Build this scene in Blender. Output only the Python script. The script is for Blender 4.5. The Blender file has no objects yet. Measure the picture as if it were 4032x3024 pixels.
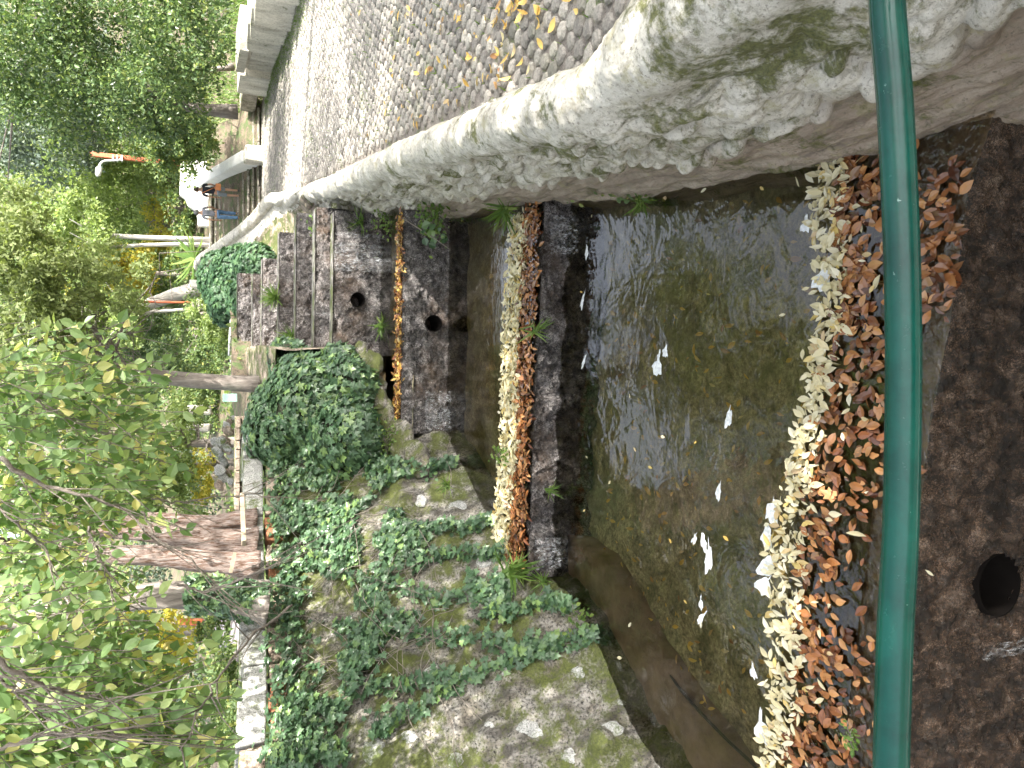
import bpy, math, random
import numpy as np
from mathutils import Vector, Matrix
R = math.radians
random.seed(7); rng = np.random.default_rng(11)
C = bpy.context.scene.collection

# ------------------------------------------------------------------ camera (phone held sideways: the picture lies on its side)
PITCH = R(23); F = 2912.0
SP, CP = math.sin(PITCH), math.cos(PITCH)
cam = bpy.data.cameras.new('camera'); camo = bpy.data.objects.new('camera', cam); C.objects.link(camo)
cam.sensor_fit = 'HORIZONTAL'; cam.sensor_width = 36; cam.lens = 36 * F / 4032
cam.clip_start = .05; cam.clip_end = 600
camo.matrix_world = Matrix(((0, 1, 0, 0), (-SP, 0, -CP, 0), (-CP, 0, SP, 0), (0, 0, 0, 1)))
bpy.context.scene.camera = camo
# ------------------------------------------------------------------ world, sun, exposure
SUN = Vector((.62, -.50, .66)).normalized()
w = bpy.data.worlds.new('World'); bpy.context.scene.world = w; w.use_nodes = True
nt = w.node_tree; bg = nt.nodes['Background']
sky = nt.nodes.new('ShaderNodeTexSky'); sky.sky_type = 'NISHITA'; sky.sun_disc = False
sky.sun_elevation = math.asin(SUN.z); sky.sun_rotation = math.atan2(SUN.x, SUN.y)
sky.air_density = 1.0; sky.dust_density = 5.0; sky.ozone_density = .6
hs = nt.nodes.new('ShaderNodeHueSaturation'); hs.inputs['Saturation'].default_value = .42
nt.links.new(sky.outputs[0], hs.inputs['Color']); nt.links.new(hs.outputs[0], bg.inputs[0]); bg.inputs[1].default_value = .15
sl = bpy.data.lights.new('sun', 'SUN'); so = bpy.data.objects.new('sun', sl); C.objects.link(so)
sl.energy = 3.4; sl.angle = R(.5); sl.color = (1, .95, .86)
so.rotation_euler = SUN.to_track_quat('Z', 'Y').to_euler()
sc = bpy.context.scene
sc.view_settings.view_transform = 'Standard'; sc.view_settings.look = 'None'
sc.view_settings.gamma = 1; sc.view_settings.exposure = 2.25
sc.render.engine = 'CYCLES'; sc.cycles.use_denoising = True
sc.cycles.max_bounces = 8; sc.cycles.transparent_max_bounces = 12; sc.cycles.diffuse_bounces = 4
sc.cycles.sample_clamp_indirect = 6

# ------------------------------------------------------------------ helpers
def unproj(X, Y, y=None, z=None):
    a = (1512 - Y) / F; b = (X - 2016) / F
    d = np.array([a, CP - b * SP, -SP - b * CP])
    t = y / d[1] if y is not None else z / d[2]
    return d * t
def depth(P): return P[..., 1] * CP - P[..., 2] * SP
def pix(P):
    dp = np.maximum(depth(P), .05); dn = -P[..., 1] * SP - P[..., 2] * CP
    return 2016 + F * dn / dp, 1512 - F * P[..., 0] / dp
def tag(o, label=None, cat=None, group=None, kind=None):
    if label: o['label'] = label
    if cat: o['category'] = cat
    if group: o['group'] = group
    if kind: o['kind'] = kind
    return o
def empty(name, loc, label=None, cat=None, group=None, rz=0):
    o = bpy.data.objects.new(name, None); C.objects.link(o); o.location = loc; o.rotation_euler = (0, 0, rz)
    o.empty_display_size = .1
    return tag(o, label, cat, group)
def link(name, me, parent=None, local=False):
    o = bpy.data.objects.new(name, me); C.objects.link(o)
    if parent:
        o.parent = parent
        if not local: o.matrix_parent_inverse = PM(parent).inverted()
    return o
def PM(p):
    m = Matrix.LocRotScale(p.location, p.rotation_euler, p.scale)
    return (PM(p.parent) @ p.matrix_parent_inverse @ m) if p.parent else m
def npmesh(name, V, Fc, mat=None, smooth=True, mats=None, midx=None):
    V = np.asarray(V, np.float32); Fc = np.asarray(Fc, np.int32)
    me = bpy.data.meshes.new(name); me.vertices.add(len(V)); me.vertices.foreach_set('co', V.ravel())
    n, k = Fc.shape
    me.loops.add(n * k); me.loops.foreach_set('vertex_index', Fc.ravel())
    me.polygons.add(n); me.polygons.foreach_set('loop_start', np.arange(0, n * k, k, dtype=np.int32))
    try: me.polygons.foreach_set('loop_total', np.full(n, k, np.int32))
    except Exception: pass
    me.update(calc_edges=True); me.validate()
    me.polygons.foreach_set('use_smooth', np.full(len(me.polygons), smooth))
    if mat: me.materials.append(mat)
    return me
def part(name, V, Fc, mat, parent=None, smooth=True, **k):
    o = link(name, npmesh(name, V, Fc, mat, smooth), parent); tag(o, **k); return o
class MB:
    def __init__(s): s.v = []; s.f = []
    def add(s, V, Fs):
        n = len(s.v); s.v += [tuple(map(float, p)) for p in V]; s.f += [tuple(int(i) + n for i in f) for f in Fs]
    def box(s, c, size, rz=0, j=0, rx=0):
        cx, cy, cz = c; a, b, h = [q / 2 for q in size]; V = []
        for sx, sy, sz in ((-1,-1,-1),(1,-1,-1),(1,1,-1),(-1,1,-1),(-1,-1,1),(1,-1,1),(1,1,1),(-1,1,1)):
            p = Vector((sx*a+random.uniform(-j,j), sy*b+random.uniform(-j,j), sz*h+random.uniform(-j,j)))
            p = Matrix.Rotation(rz, 3, 'Z') @ (Matrix.Rotation(rx, 3, 'X') @ p)
            V.append((p.x+cx, p.y+cy, p.z+cz))
        s.add(V, [(0,3,2,1),(4,5,6,7),(0,1,5,4),(1,2,6,5),(2,3,7,6),(3,0,4,7)])
    def hexa(s, lo, hi):  # two quads
        s.add(list(lo) + list(hi), [(0,3,2,1),(4,5,6,7),(0,1,5,4),(1,2,6,5),(2,3,7,6),(3,0,4,7)])
    def tube(s, pts, rad, n=8, cap=True, jit=0):
        pts = [Vector(p) for p in pts]
        if not hasattr(rad, '__len__'): rad = [rad] * len(pts)
        u = None; rings = []
        for i, p in enumerate(pts):
            t = (pts[min(i+1, len(pts)-1)] - pts[max(i-1, 0)]).normalized()
            if u is None: u = t.orthogonal().normalized()
            u = (u - t * u.dot(t)).normalized(); v = t.cross(u)
            rings.append([p + (u * math.cos(2*math.pi*k/n) + v * math.sin(2*math.pi*k/n)) * rad[i] * (1+random.uniform(-jit, jit)) for k in range(n)])
        V = [q for r in rings for q in r]; Fs = []
        for i in range(len(pts)-1):
            for k in range(n):
                Fs.append((i*n+k, i*n+(k+1) % n, (i+1)*n+(k+1) % n, (i+1)*n+k))
        if cap: Fs += [tuple(range(n))[::-1], tuple((len(pts)-1)*n+k for k in range(n))]
        s.add(V, Fs)
    def build(s, name, mat, parent=None, smooth=False, bevel=0, **k):
        me = bpy.data.meshes.new(name); me.from_pydata(s.v, [], s.f); me.update()
        if smooth: me.polygons.foreach_set('use_smooth', [True]*len(me.polygons))
        me.materials.append(mat); o = link(name, me, parent); tag(o, **k)
        if bevel:
            m = o.modifiers.new('bevel', 'BEVEL'); m.width = bevel; m.segments = 2
        return o
# numpy noise
_P = np.random.default_rng(3).random(65536).astype(np.float32) * 2 - 1
def vnoise(P):
    P = np.asarray(P, np.float64); i = np.floor(P).astype(np.int64); f = P - i; f = f*f*(3-2*f); out = 0
    for dx in (0, 1):
        for dy in (0, 1):
            for dz in (0, 1):
                h = ((i[...,0]+dx)*73856093 ^ (i[...,1]+dy)*19349663 ^ (i[...,2]+dz)*83492791) & 65535
                wgt = (f[...,0] if dx else 1-f[...,0])*(f[...,1] if dy else 1-f[...,1])*(f[...,2] if dz else 1-f[...,2])
                out = out + _P[h]*wgt
    return out
def fbm(P, sc=1, oc=4, g=.5):
    a = 1; o = 0; P = np.asarray(P) * sc
    for k in range(oc): o = o + a*vnoise(P + 17.3*k); P = P*2.03; a *= g
    return o
def grid_normals(G):
    du = np.gradient(G, axis=0); dv = np.gradient(G, axis=1)
    n = np.cross(du, dv); return n / np.maximum(np.linalg.norm(n, axis=-1, keepdims=True), 1e-9)
def grid_faces(n, m):
    I = np.arange(n*m).reshape(n, m)
    return np.stack([I[:-1,:-1], I[1:,:-1], I[1:,1:], I[:-1,1:]], -1).reshape(-1, 4)
def interp_rows(K, ts, smooth=True):
    """K: list of keyed points array (n, m, 3); ts in [0, n-1] -> Catmull-Rom"""
    K = np.asarray(K, float); n = len(K); out = []
    for t in ts:
        i = min(int(t), n-2); f = t-i
        p0, p1, p2, p3 = K[max(i-1, 0)], K[i], K[i+1], K[min(i+2, n-1)]
        if smooth: out.append(.5*((2*p1)+(-p0+p2)*f+(2*p0-5*p1+4*p2-p3)*f*f+(-p0+3*p1-3*p2+p3)*f**3))
        else: out.append(p1*(1-f)+p2*f)
    return np.array(out)

# ------------------------------------------------------------------ materials
class NT:
    def __init__(s, name):
        s.m = bpy.data.materials.new(name); s.m.use_nodes = True; s.t = s.m.node_tree
        s.b = s.t.nodes['Principled BSDF']; s.out = s.t.nodes['Material Output']
        s.geo = s.t.nodes.new('ShaderNodeNewGeometry')
    def n(s, ty, **k):
        q = s.t.nodes.new('ShaderNode'+ty)
        for a, b in k.items(): setattr(q, a, b)
        return q
    def l(s, a, b): s.t.links.new(a, b)
    def noise(s, scale, detail=6, rough=.6, stretch=None, dist=0):
        q = s.n('TexNoise'); q.inputs['Scale'].default_value = scale; q.inputs['Detail'].default_value = detail
        q.inputs['Roughness'].default_value = rough; q.inputs['Distortion'].default_value = dist
        if stretch:
            mp = s.n('Mapping'); mp.inputs['Scale'].default_value = stretch
            s.l(s.geo.outputs['Position'], mp.inputs[0]); s.l(mp.outputs[0], q.inputs['Vector'])
        else: s.l(s.geo.outputs['Position'], q.inputs['Vector'])
        return q.outputs['Fac']
    def ramp(s, fac, stops):
        q = s.n('ValToRGB'); e = q.color_ramp.elements
        while len(e) < len(stops): e.new(.5)
        for i, (p, c) in enumerate(stops):
            e[i].position = p; e[i].color = (*c, 1) if hasattr(c, '__len__') else (c, c, c, 1)
        s.l(fac, q.inputs[0]); return q.outputs[0]
    def mix(s, fac, a, b, blend='MIX'):
        q = s.n('Mix', data_type='RGBA', blend_type=blend)
        for k, v in ((0, fac), (6, a), (7, b)):
            if isinstance(v, (int, float)): q.inputs[k].default_value = v
            elif isinstance(v, tuple): q.inputs[k].default_value = (*v, 1)
            else: s.l(v, q.inputs[k])
        return q.outputs[2]
    def math(s, op, a, b=None):
        q = s.n('Math', operation=op)
        for k, v in ((0, a), (1, b)):
            if v is None: continue
            if isinstance(v, (int, float)): q.inputs[k].default_value = v
            else: s.l(v, q.inputs[k])
        return q.outputs[0]
    def bump(s, h, strength=.5, dist=.02, prev=None):
        q = s.n('Bump'); q.inputs['Strength'].default_value = strength; q.inputs['Distance'].default_value = dist
        s.l(h, q.inputs['Height'])
        if prev is not None: s.l(prev, q.inputs['Normal'])
        return q.outputs[0]
    def fin(s, col=None, rough=None, nrm=None, spec=None, coat=None):
        for nm, v in (('Base Color', col), ('Roughness', rough), ('Normal', nrm), ('Specular IOR Level', spec), ('Coat Weight', coat)):
            if v is None: continue
            if isinstance(v, (int, float)): s.b.inputs[nm].default_value = v
            elif isinstance(v, tuple): s.b.inputs[nm].default_value = (*v, 1)
            else: s.l(v, s.b.inputs[nm])
        return s.m
    def sepxyz(s, sock):
        q = s.n('SeparateXYZ'); s.l(sock, q.inputs[0]); return q.outputs

def rock_mat(name, stops, scale=6, moss=0, moss_col=((.035,.05,.008),(.09,.115,.02)), dark=.0, rough=.85, bump=.6, bd=.02, moss_up=.25, speck=.3, stretch=None):
    m = NT(name)
    f1 = m.noise(scale, 8, .65, stretch, .3); col = m.ramp(f1, stops)
    f2 = m.noise(scale*9, 5, .7); sp = m.ramp(f2, [(.36, 1-speck*1.6), (.5, 1.), (.66, 1+speck*.5)])
    col = m.mix(1., col, sp, 'MULTIPLY')
    if dark:
        st = m.noise(scale*.7, 5, .6, (2.4, 2.4, .45)); col = m.mix(m.ramp(st, [(.48, 0), (.62, dark)]), col, (.03, .026, .022))
    if moss:
        f3 = m.noise(2.6, 10, .78, None, .2); fz = m.sepxyz(m.geo.outputs['Normal'])[2]
        k = m.math('ADD', f3, m.math('MULTIPLY', fz, moss_up*.4)); k = m.math('ADD', k, m.math('MULTIPLY', m.noise(31, 3), .12))
        k = m.ramp(k, [(.65-moss*.3, 0), (.75-moss*.3, .95)])
        mc = m.mix(m.ramp(m.noise(48, 6, .8), [(.35, 0), (.65, 1)]), moss_col[0], moss_col[1]); col = m.mix(k, col, mc)
    nb = m.bump(m.noise(scale*3.2, 8, .7), bump, bd); nb = m.bump(f2, bump*.7, bd*.25, nb)
    return m.fin(col, rough, nb)
G = lambda v: (v, v*.98, v*.94)
M = {}
M['wall_near'] = rock_mat('lichen_render', [(.3, (.30,.275,.24)), (.45, (.50,.485,.45)), (.6, (.66,.645,.61)), (.75, (.42,.38,.33))], 3.4, moss=.32, dark=.35, speck=.35, bd=.03)
M['bank'] = rock_mat('mossy_masonry', [(.3, (.09,.075,.06)), (.44, (.16,.145,.12)), (.56, (.27,.255,.235)), (.68, (.18,.155,.125)), (.8, (.16,.10,.07))], 4.5, moss=.34, moss_col=((.035,.04,.008),(.10,.12,.02)), dark=.75, moss_up=.2, speck=.6, bd=.05)
M['crest'] = rock_mat('crest_concrete', [(.35, (.05,.045,.04)), (.5, (.15,.14,.13)), (.65, (.30,.28,.27))], 6, moss=.1, speck=.4)
M['granite'] = rock_mat('granite', [(.3, (.20,.20,.195)), (.5, (.34,.34,.33)), (.7, (.47,.47,.455))], 9, moss=.2, speck=.5, bd=.012)
M['stone_brown'] = rock_mat('brown_stone', [(.3, (.16,.12,.095)), (.5, (.30,.235,.19)), (.7, (.42,.36,.3))], 5, moss=.2, speck=.35)
M['step'] = rock_mat('step_stone', [(.3, (.14,.12,.10)), (.5, (.3,.27,.23)), (.7, (.46,.43,.38))], 7, moss=.15, speck=.5, bd=.03)
M['cream'] = rock_mat('cream_render', [(.3, (.42,.39,.33)), (.5, (.58,.55,.48)), (.7, (.66,.64,.57))], 2.5, moss=.06, dark=.25, speck=.18, bump=.25, stretch=(1,1,.5))
M['white'] = rock_mat('whitewash', [(.3, (.66,.65,.62)), (.6, (.8,.79,.76))], 2, speck=.08, bump=.15)
M['soil'] = rock_mat('soil', [(.3, (.06,.045,.03)), (.5, (.13,.10,.07)), (.7, (.2,.16,.11))], 3, moss=.35, moss_col=((.03,.055,.012),(.07,.12,.03)), speck=.5, moss_up=0)
M['mortar'] = rock_mat('mortar_dirt', [(.3, (.12,.10,.085)), (.5, (.20,.175,.155)), (.7, (.28,.255,.23))], 8, moss=.2, speck=.4, moss_up=0, moss_col=((.05,.075,.015),(.12,.17,.04)))
M['brick'] = rock_mat('tile_brick', [(.3, (.3,.12,.06)), (.7, (.42,.2,.11))], 8, speck=.3)
# wet weir face
m = NT('wet_weir'); f1 = m.noise(7, 8, .7, (1, 1, .8), .6)
c = m.ramp(f1, [(.3, (.014,.012,.011)), (.45, (.055,.047,.045)), (.55, (.13,.118,.115)), (.68, (.26,.24,.235))])
c = m.mix(1., c, m.ramp(m.noise(55, 6, .8), [(.40, .3), (.50, 1.), (.60, 3.0)]), 'MULTIPLY')  # bright specks: wet sparkle put into the colour
c = m.mix(m.ramp(m.noise(1.3, 4), [(.5, 0), (.68, .6)]), c, (.10, .055, .025))
b1 = m.bump(m.noise(26, 8, .75), 1., .06); b1 = m.bump(m.noise(90, 4, .7), .7, .008, b1)
M['wet'] = m.fin(c, m.ramp(m.noise(12, 4), [(.35, .08), (.65, .35)]), b1, .9)
m = NT('wet_drop'); f1 = m.noise(9, 9, .78, (1, 1, .6), .5)
c = m.ramp(f1, [(.36, (.007,.005,.004)), (.46, (.035,.021,.013)), (.54, (.10,.06,.037)), (.64, (.22,.16,.12))])
c = m.mix(1., c, m.ramp(m.noise(120, 6, .85), [(.42, .3), (.52, 1.), (.60, 3.2)]), 'MULTIPLY')  # crisp specks: brown speckle, with wet glints put into the colour
b1 = m.bump(m.noise(34, 9, .8), 1., .05); b1 = m.bump(m.noise(150, 4, .8), .8, .006, b1)
M['drop'] = m.fin(c, m.ramp(m.noise(20, 5), [(.38, .05), (.6, .3)]), b1, 1.)
m = NT('wet_bed'); f1 = m.noise(5, 8, .7, None, .5)
c = m.ramp(f1, [(.3, (.09,.08,.055)), (.46, (.28,.24,.16)), (.6, (.50,.44,.30)), (.75, (.33,.33,.20))])
c = m.mix(1., c, m.ramp(m.noise(28, 6, .8), [(.38, .35), (.55, 1.), (.7, 1.5)]), 'MULTIPLY')
c = m.mix(m.ramp(m.noise(1.6, 5), [(.45, 0), (.62, .6)]), c, (.17, .18, .10))
M['bed'] = m.fin(c, .6, m.bump(m.noise(18, 8, .7), .8, .03), .3)
m = NT('wet_sill'); f1 = m.noise(8, 8, .7, None, .5)
c = m.ramp(f1, [(.3, (.04,.028,.016)), (.5, (.12,.085,.05)), (.68, (.22,.17,.12))])
M['sill'] = m.fin(c, .3, m.bump(m.noise(22, 8, .7), .8, .02), .5)
m = NT('ledge'); f1 = m.noise(6, 6, .6)
M['ledge'] = m.fin(m.ramp(f1, [(.3, (.11,.07,.05)), (.7, (.26,.18,.14))]), .6, m.bump(f1, .5, .02))
# cobble
m = NT('cobble'); isl = m.geo.outputs['Random Per Island']; oi = m.n('ObjectInfo').outputs['Random']
f = m.math('FRACT', m.math('ADD', isl, oi))
c = m.ramp(f, [(0, (.18,.165,.15)), (.5, (.27,.25,.225)), (1, (.37,.345,.305))])
c = m.mix(1., c, m.ramp(m.noise(60, 4, .7), [(.35, .6), (.6, 1.1)]), 'MULTIPLY')
c = m.mix(m.ramp(m.noise(1.3, 5), [(.56, 0), (.75, .45)]), c, (.11, .14, .05))
M['cobble'] = m.fin(c, .75, m.bump(m.noise(40, 5, .7), .5, .01))
# water
def water(name, wave, tint, dist=.02, str_=.35, scale=(1, 1, 1)):
    m = NT(name); t = m.t; t.nodes.remove(m.b)
    tr = m.n('BsdfTransparent'); tr.inputs[0].default_value = (*tint, 1)
    gl = m.n('BsdfGlossy'); gl.inputs['Roughness'].default_value = .02; gl.inputs[0].default_value = (1, 1, 1, 1)
    n1 = m.noise(wave, 3, .5, scale, .8); b = m.bump(n1, str_, dist)
    b = m.bump(m.noise(wave*4, 2, .5, scale, .3), str_*.5, dist*.2, b)
    fr = m.n('Fresnel'); fr.inputs[0].default_value = 1.62; m.l(b, fr.inputs['Normal']); m.l(b, gl.inputs['Normal'])
    mx = m.n('MixShader'); k = m.math('MINIMUM', m.math('MULTIPLY', fr.outputs[0], 1.0), 1.)
    m.l(k, mx.inputs[0]); m.l(tr.outputs[0], mx.inputs[1]); m.l(gl.outputs[0], mx.inputs[2])
    m.l(mx.outputs[0], m.out.inputs[0]); return m.m
M['water'] = water('pool_water', 3.2, (.72, .70, .58), .026, .42, (1, 1.15, 1))
M['water_far'] = water('pool_water_far', 9, (.62, .58, .45), .008, .3, (1, 1.3, 1))
M['film'] = water('running_film', 16, (.80, .74, .62), .03, .9)
m = NT('foam'); M['foam'] = m.fin(m.ramp(m.noise(30, 4), [(.4, (.55,.57,.6)), (.6, (.8,.82,.85))]), .4, m.bump(m.noise(60, 3), .3, .003))
# trickle
m = NT('white_water'); t = m.t
tr = m.n('BsdfTransparent'); mx = m.n('MixShader')
m.b.inputs['Base Color'].default_value = (.75, .77, .8, 1); m.b.inputs['Roughness'].default_value = .2
st = m.ramp(m.noise(70, 6, .8, (1, 1, .22)), [(.5, 0), (.70, .7)])
m.l(st, mx.inputs[0]); m.l(tr.outputs[0], mx.inputs[1]); m.l(m.b.outputs[0], mx.inputs[2]); m.l(mx.outputs[0], m.out.inputs[0]); M['trickle'] = m.m
def leaf_mat(name, stops, trans=.4, rough=.5, spec=.4, tcol=1.5):
    m = NT(name); f = m.math('FRACT', m.math('ADD', m.geo.outputs['Random Per Island'], m.math('MULTIPLY', m.noise(.8, 3), .5)))
    f = m.math('FRACT', m.math('ADD', f, m.n('ObjectInfo').outputs['Random']))
    c = m.ramp(f, stops); t = m.t; tb = m.n('BsdfTranslucent'); mx = m.n('MixShader'); mx.inputs[0].default_value = trans
    c2 = m.mix(1., c, (tcol, tcol*1.05, tcol*.6), 'MULTIPLY'); m.l(c2, tb.inputs[0])
    m.fin(c, rough, None, spec); m.l(m.b.outputs[0], mx.inputs[1]); m.l(tb.outputs[0], mx.inputs[2]); m.l(mx.outputs[0], m.out.inputs[0]); return m.m
M['ivy'] = leaf_mat('ivy_leaf', [(0, (.035,.075,.035)), (.45, (.07,.135,.068)), (.8, (.11,.19,.09)), (.93, (.17,.26,.08)), (1, (.05,.10,.048))], .22, .33, .6)
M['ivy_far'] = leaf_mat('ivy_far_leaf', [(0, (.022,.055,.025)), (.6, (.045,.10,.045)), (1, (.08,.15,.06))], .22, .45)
M['hack'] = leaf_mat('hackberry_leaf', [(0, (.10,.17,.065)), (.35, (.16,.25,.10)), (.6, (.24,.33,.15)), (.84, (.33,.40,.16)), (.91, (.48,.48,.2)), (.96, (.55,.47,.2)), (1, (.12,.20,.075))], .5, .35)
M['light'] = leaf_mat('light_green_leaf', [(0, (.14,.19,.07)), (.5, (.21,.28,.11)), (.85, (.32,.38,.14)), (1, (.16,.22,.08))], .45, .5)
M['mid'] = leaf_mat('mid_green_leaf', [(0, (.075,.12,.045)), (.5, (.12,.185,.07)), (.85, (.19,.25,.085)), (.95, (.3,.3,.09)), (1, (.09,.14,.05))], .4, .45)
M['darkg'] = leaf_mat('dark_green_leaf', [(0, (.045,.08,.03)), (.6, (.09,.15,.055)), (.9, (.17,.23,.08)), (1, (.25,.29,.1))], .32, .35)
M['blue'] = leaf_mat('grey_green_leaf', [(0, (.07,.10,.08)), (.6, (.11,.15,.115)), (1, (.17,.21,.14))], .3, .5)
M['yellow'] = leaf_mat('yellow_leaf', [(0, (.35,.30,.05)), (.5, (.5,.42,.08)), (1, (.28,.32,.07))], .5, .5)
M['cyp'] = leaf_mat('cypress_spray', [(0, (.13,.16,.06)), (.5, (.20,.25,.10)), (.8, (.29,.34,.14)), (1, (.15,.18,.07))], .35, .6)
M['grass'] = leaf_mat('grass_blade', [(0, (.06,.12,.02)), (.6, (.12,.2,.04)), (1, (.2,.26,.07))], .35, .5)
M['pale_leaf'] = leaf_mat('pale_fallen_leaf', [(0, (.55,.48,.30)), (.4, (.64,.58,.40)), (.75, (.68,.64,.52)), (.9, (.62,.47,.16)), (1, (.5,.38,.26))], .2, .4)
M['brown_leaf'] = leaf_mat('brown_fallen_leaf', [(0, (.06,.02,.010)), (.3, (.17,.06,.025)), (.6, (.36,.15,.055)), (.82, (.50,.26,.11)), (.92, (.09,.035,.02)), (1, (.30,.17,.09))], .12, .16, .8)
M['path_leaf'] = leaf_mat('orange_fallen_leaf', [(0, (.55,.33,.08)), (.5, (.68,.48,.15)), (.8, (.3,.14,.07)), (1, (.7,.6,.35))], .2, .5)
def bark(name, stops, sc=5):
    m = NT(name); f = m.noise(sc, 7, .7, (3, 3, .5), .4); return m.fin(m.ramp(f, stops), .85, m.bump(f, .9, .05))
M['bark_grey'] = bark('grey_bark', [(.3, (.10,.085,.075)), (.5, (.22,.19,.17)), (.7, (.36,.33,.3))])
M['bark_red'] = bark('red_bark', [(.3, (.05,.03,.022)), (.42, (.16,.09,.06)), (.52, (.30,.235,.21)), (.75, (.44,.39,.37))], 15)
M['bark_pale'] = bark('pale_bark', [(.3, (.3,.28,.25)), (.7, (.5,.48,.44))])
M['twig'] = bark('twig_bark', [(.3, (.14,.115,.09)), (.7, (.34,.30,.26))], 20)
def plain(name, col, rough=.5, metal=0, coat=0, noisea=.15, bsc=12):
    m = NT(name); f = m.noise(bsc, 5, .6); c = m.ramp(f, [(.3, tuple(q*(1-noisea) for q in col)), (.7, tuple(min(1, q*(1+noisea)) for q in col))])
    m.fin(c, rough, m.bump(m.noise(60, 3), .08, .002), None, coat); m.b.inputs['Metallic'].default_value = metal; return m.m
m = NT('green_paint'); f = m.noise(60, 4, .7); c = m.ramp(m.noise(9, 5, .7), [(.35, (.001,.028,.022)), (.6, (.0012,.046,.035))])
c = m.mix(m.ramp(f, [(.70, 0), (.74, .6)]), c, (.25, .38, .34))
M['rail'] = m.fin(c, m.ramp(m.noise(40, 5, .7), [(.4, .14), (.7, .3)]), m.bump(m.noise(35, 5, .6), .25, .003), .35, 0)
M['orange'] = plain('orange_painted_steel', (.55,.15,.07), .5)
M['lamp'] = plain('light_grey_metal', (.6,.62,.62), .35)
M['wood'] = plain('weathered_wood', (.33,.27,.2), .8, noisea=.35)
M['black'] = plain('black_rubber', (.012,.012,.012), .4)
M['pipe_in'] = plain('pipe_inside', (.006,.005,.0045), .95); M['pipe_in'].node_tree.nodes['Principled BSDF'].inputs['Specular IOR Level'].default_value = .05  # near-black, so the shade inside the hole is put into the colour
M['pipe'] = plain('pipe_concrete', (.10,.085,.07), .5)
M['green_box'] = plain('pale_green_sheet', (.3,.5,.42), .5)
M['skin'] = plain('skin', (.45,.26,.18), .6, noisea=.05)
M['hair'] = plain('brown_hair', (.06,.035,.02), .7)
M['navy'] = plain('navy_cloth', (.02,.022,.035), .8)
M['jean'] = plain('blue_denim', (.10,.19,.34), .8, noisea=.3)
M['short'] = plain('grey_denim', (.22,.25,.30), .8, noisea=.2)
M['cap'] = plain('grey_cap_cloth', (.16,.16,.16), .8)
M['bag'] = plain('orange_bag_cloth', (.75,.28,.12), .6)
M['shoe'] = plain('dark_shoe', (.05,.05,.055), .6)
m = NT('striped_cloth'); z = m.sepxyz(m.geo.outputs['Position'])[2]
q = m.math('GREATER_THAN', m.math('FRACT', m.math('MULTIPLY', z, 26.)), .62)
M['stripe'] = m.fin(m.mix(q, (.06,.065,.11), (.55,.55,.6)), .8)
m = NT('gravel'); f = m.noise(25, 5, .8)
M['gravel'] = m.fin(m.ramp(f, [(.3, (.4,.38,.36)), (.7, (.66,.64,.62))]), .9, m.bump(f, .5, .02))

# ------------------------------------------------------------------ levels
Z_PATH, ZA, ZC, ZD = -2.0, -3.37, -3.08, -2.47

# ground sheet ------------------------------------------------------
def lx(y):   # inner edge of the left bank top (terrain starts a bit behind)
    return np.interp(y, [-30, -5, 2.5, 4, 5.6, 7, 8.8, 10.5, 12, 18, 19.5, 25], [-6.5, -6.5, -6.0, -5.4, -4.7, -3.8, -2.5, -1.3, .1, .1, 3.2, 5])
def rx(y):
    return np.interp(y, [-30, 0, 3, 5, 8, 12, 20, 20.6, 25], [1.6, 1.6, 1.62, 1.9, 2.45, 3.3, 4.6, 4.3, 4])
def hgt(x, y):
    left = -.95 + .03*np.clip(-x-4, 0, 99) + .02*np.clip(y-12, 0, 40)
    left = left + np.clip(y-20, 0, 100)*.10*np.clip((3.5-x)/4, 0, 1)
    right = np.full_like(x, -2.05) + np.clip((x-10.1)*.35, 0, 18)*(x > 10.1) + .30*(x > 9.9)
    back = np.clip(y-26.5, 0, 4)*.39
    far = np.clip(y-33, 0, 200)*.22
    mid = -1.9 + back + far
    right = np.maximum(right, np.where(y > 26.5, mid, -9)) + np.where(x > 10.1, far*.6, 0)
    left = left + far*.5
    h = np.where(x > rx(y), right, left)
    t = np.clip((y-22)/6, 0, 1); h2 = np.where(x > 3.6, right, np.maximum(left, right*0-1.0+ far))
    h = np.where(y > 20.6, h2, h)
    canal = (x > lx(y)) & (x < rx(y)) & (y < 19.2)
    h = np.where((y >= 19.2) & (y < 27.6) & (x > 1.9) & (x < rx(y)), -3.0, h)
    h = np.where((y >= 27.6) & (x < 3.9), np.maximum(left*0-.55, h), h)
    return np.where(canal, -5.2, h)
def axis(lo, hi, c0, c1, fine, coarse):
    a = [c0]; 
    while a[-1] < c1: a.append(a[-1]+fine)
    s = fine
    while a[-1] < hi: s = min(s*1.12, coarse); a.append(a[-1]+s)
    b = [c0]; s = fine
    while b[-1] > lo: s = min(s*1.12, coarse); b.append(b[-1]-s)
    return np.array(b[:0:-1]+a)
gx = axis(-150, 150, -6, 10, .13, 6); gy = axis(-60, 260, 0, 22, .16, 6)
GX, GY = np.meshgrid(gx, gy, indexing='ij'); H = hgt(GX, GY)
H = H + np.where((H > -4) & ~((GX > rx(GY)-.2) & (GX < 9.8) & (GY < 27)), fbm(np.stack([GX, GY, GX*0], -1), .6, 4)*.12, 0)
V = np.stack([GX, GY, H], -1).reshape(-1, 3)
part('ground', V, grid_faces(len(gx), len(gy)), M['soil'], kind='structure')

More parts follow.
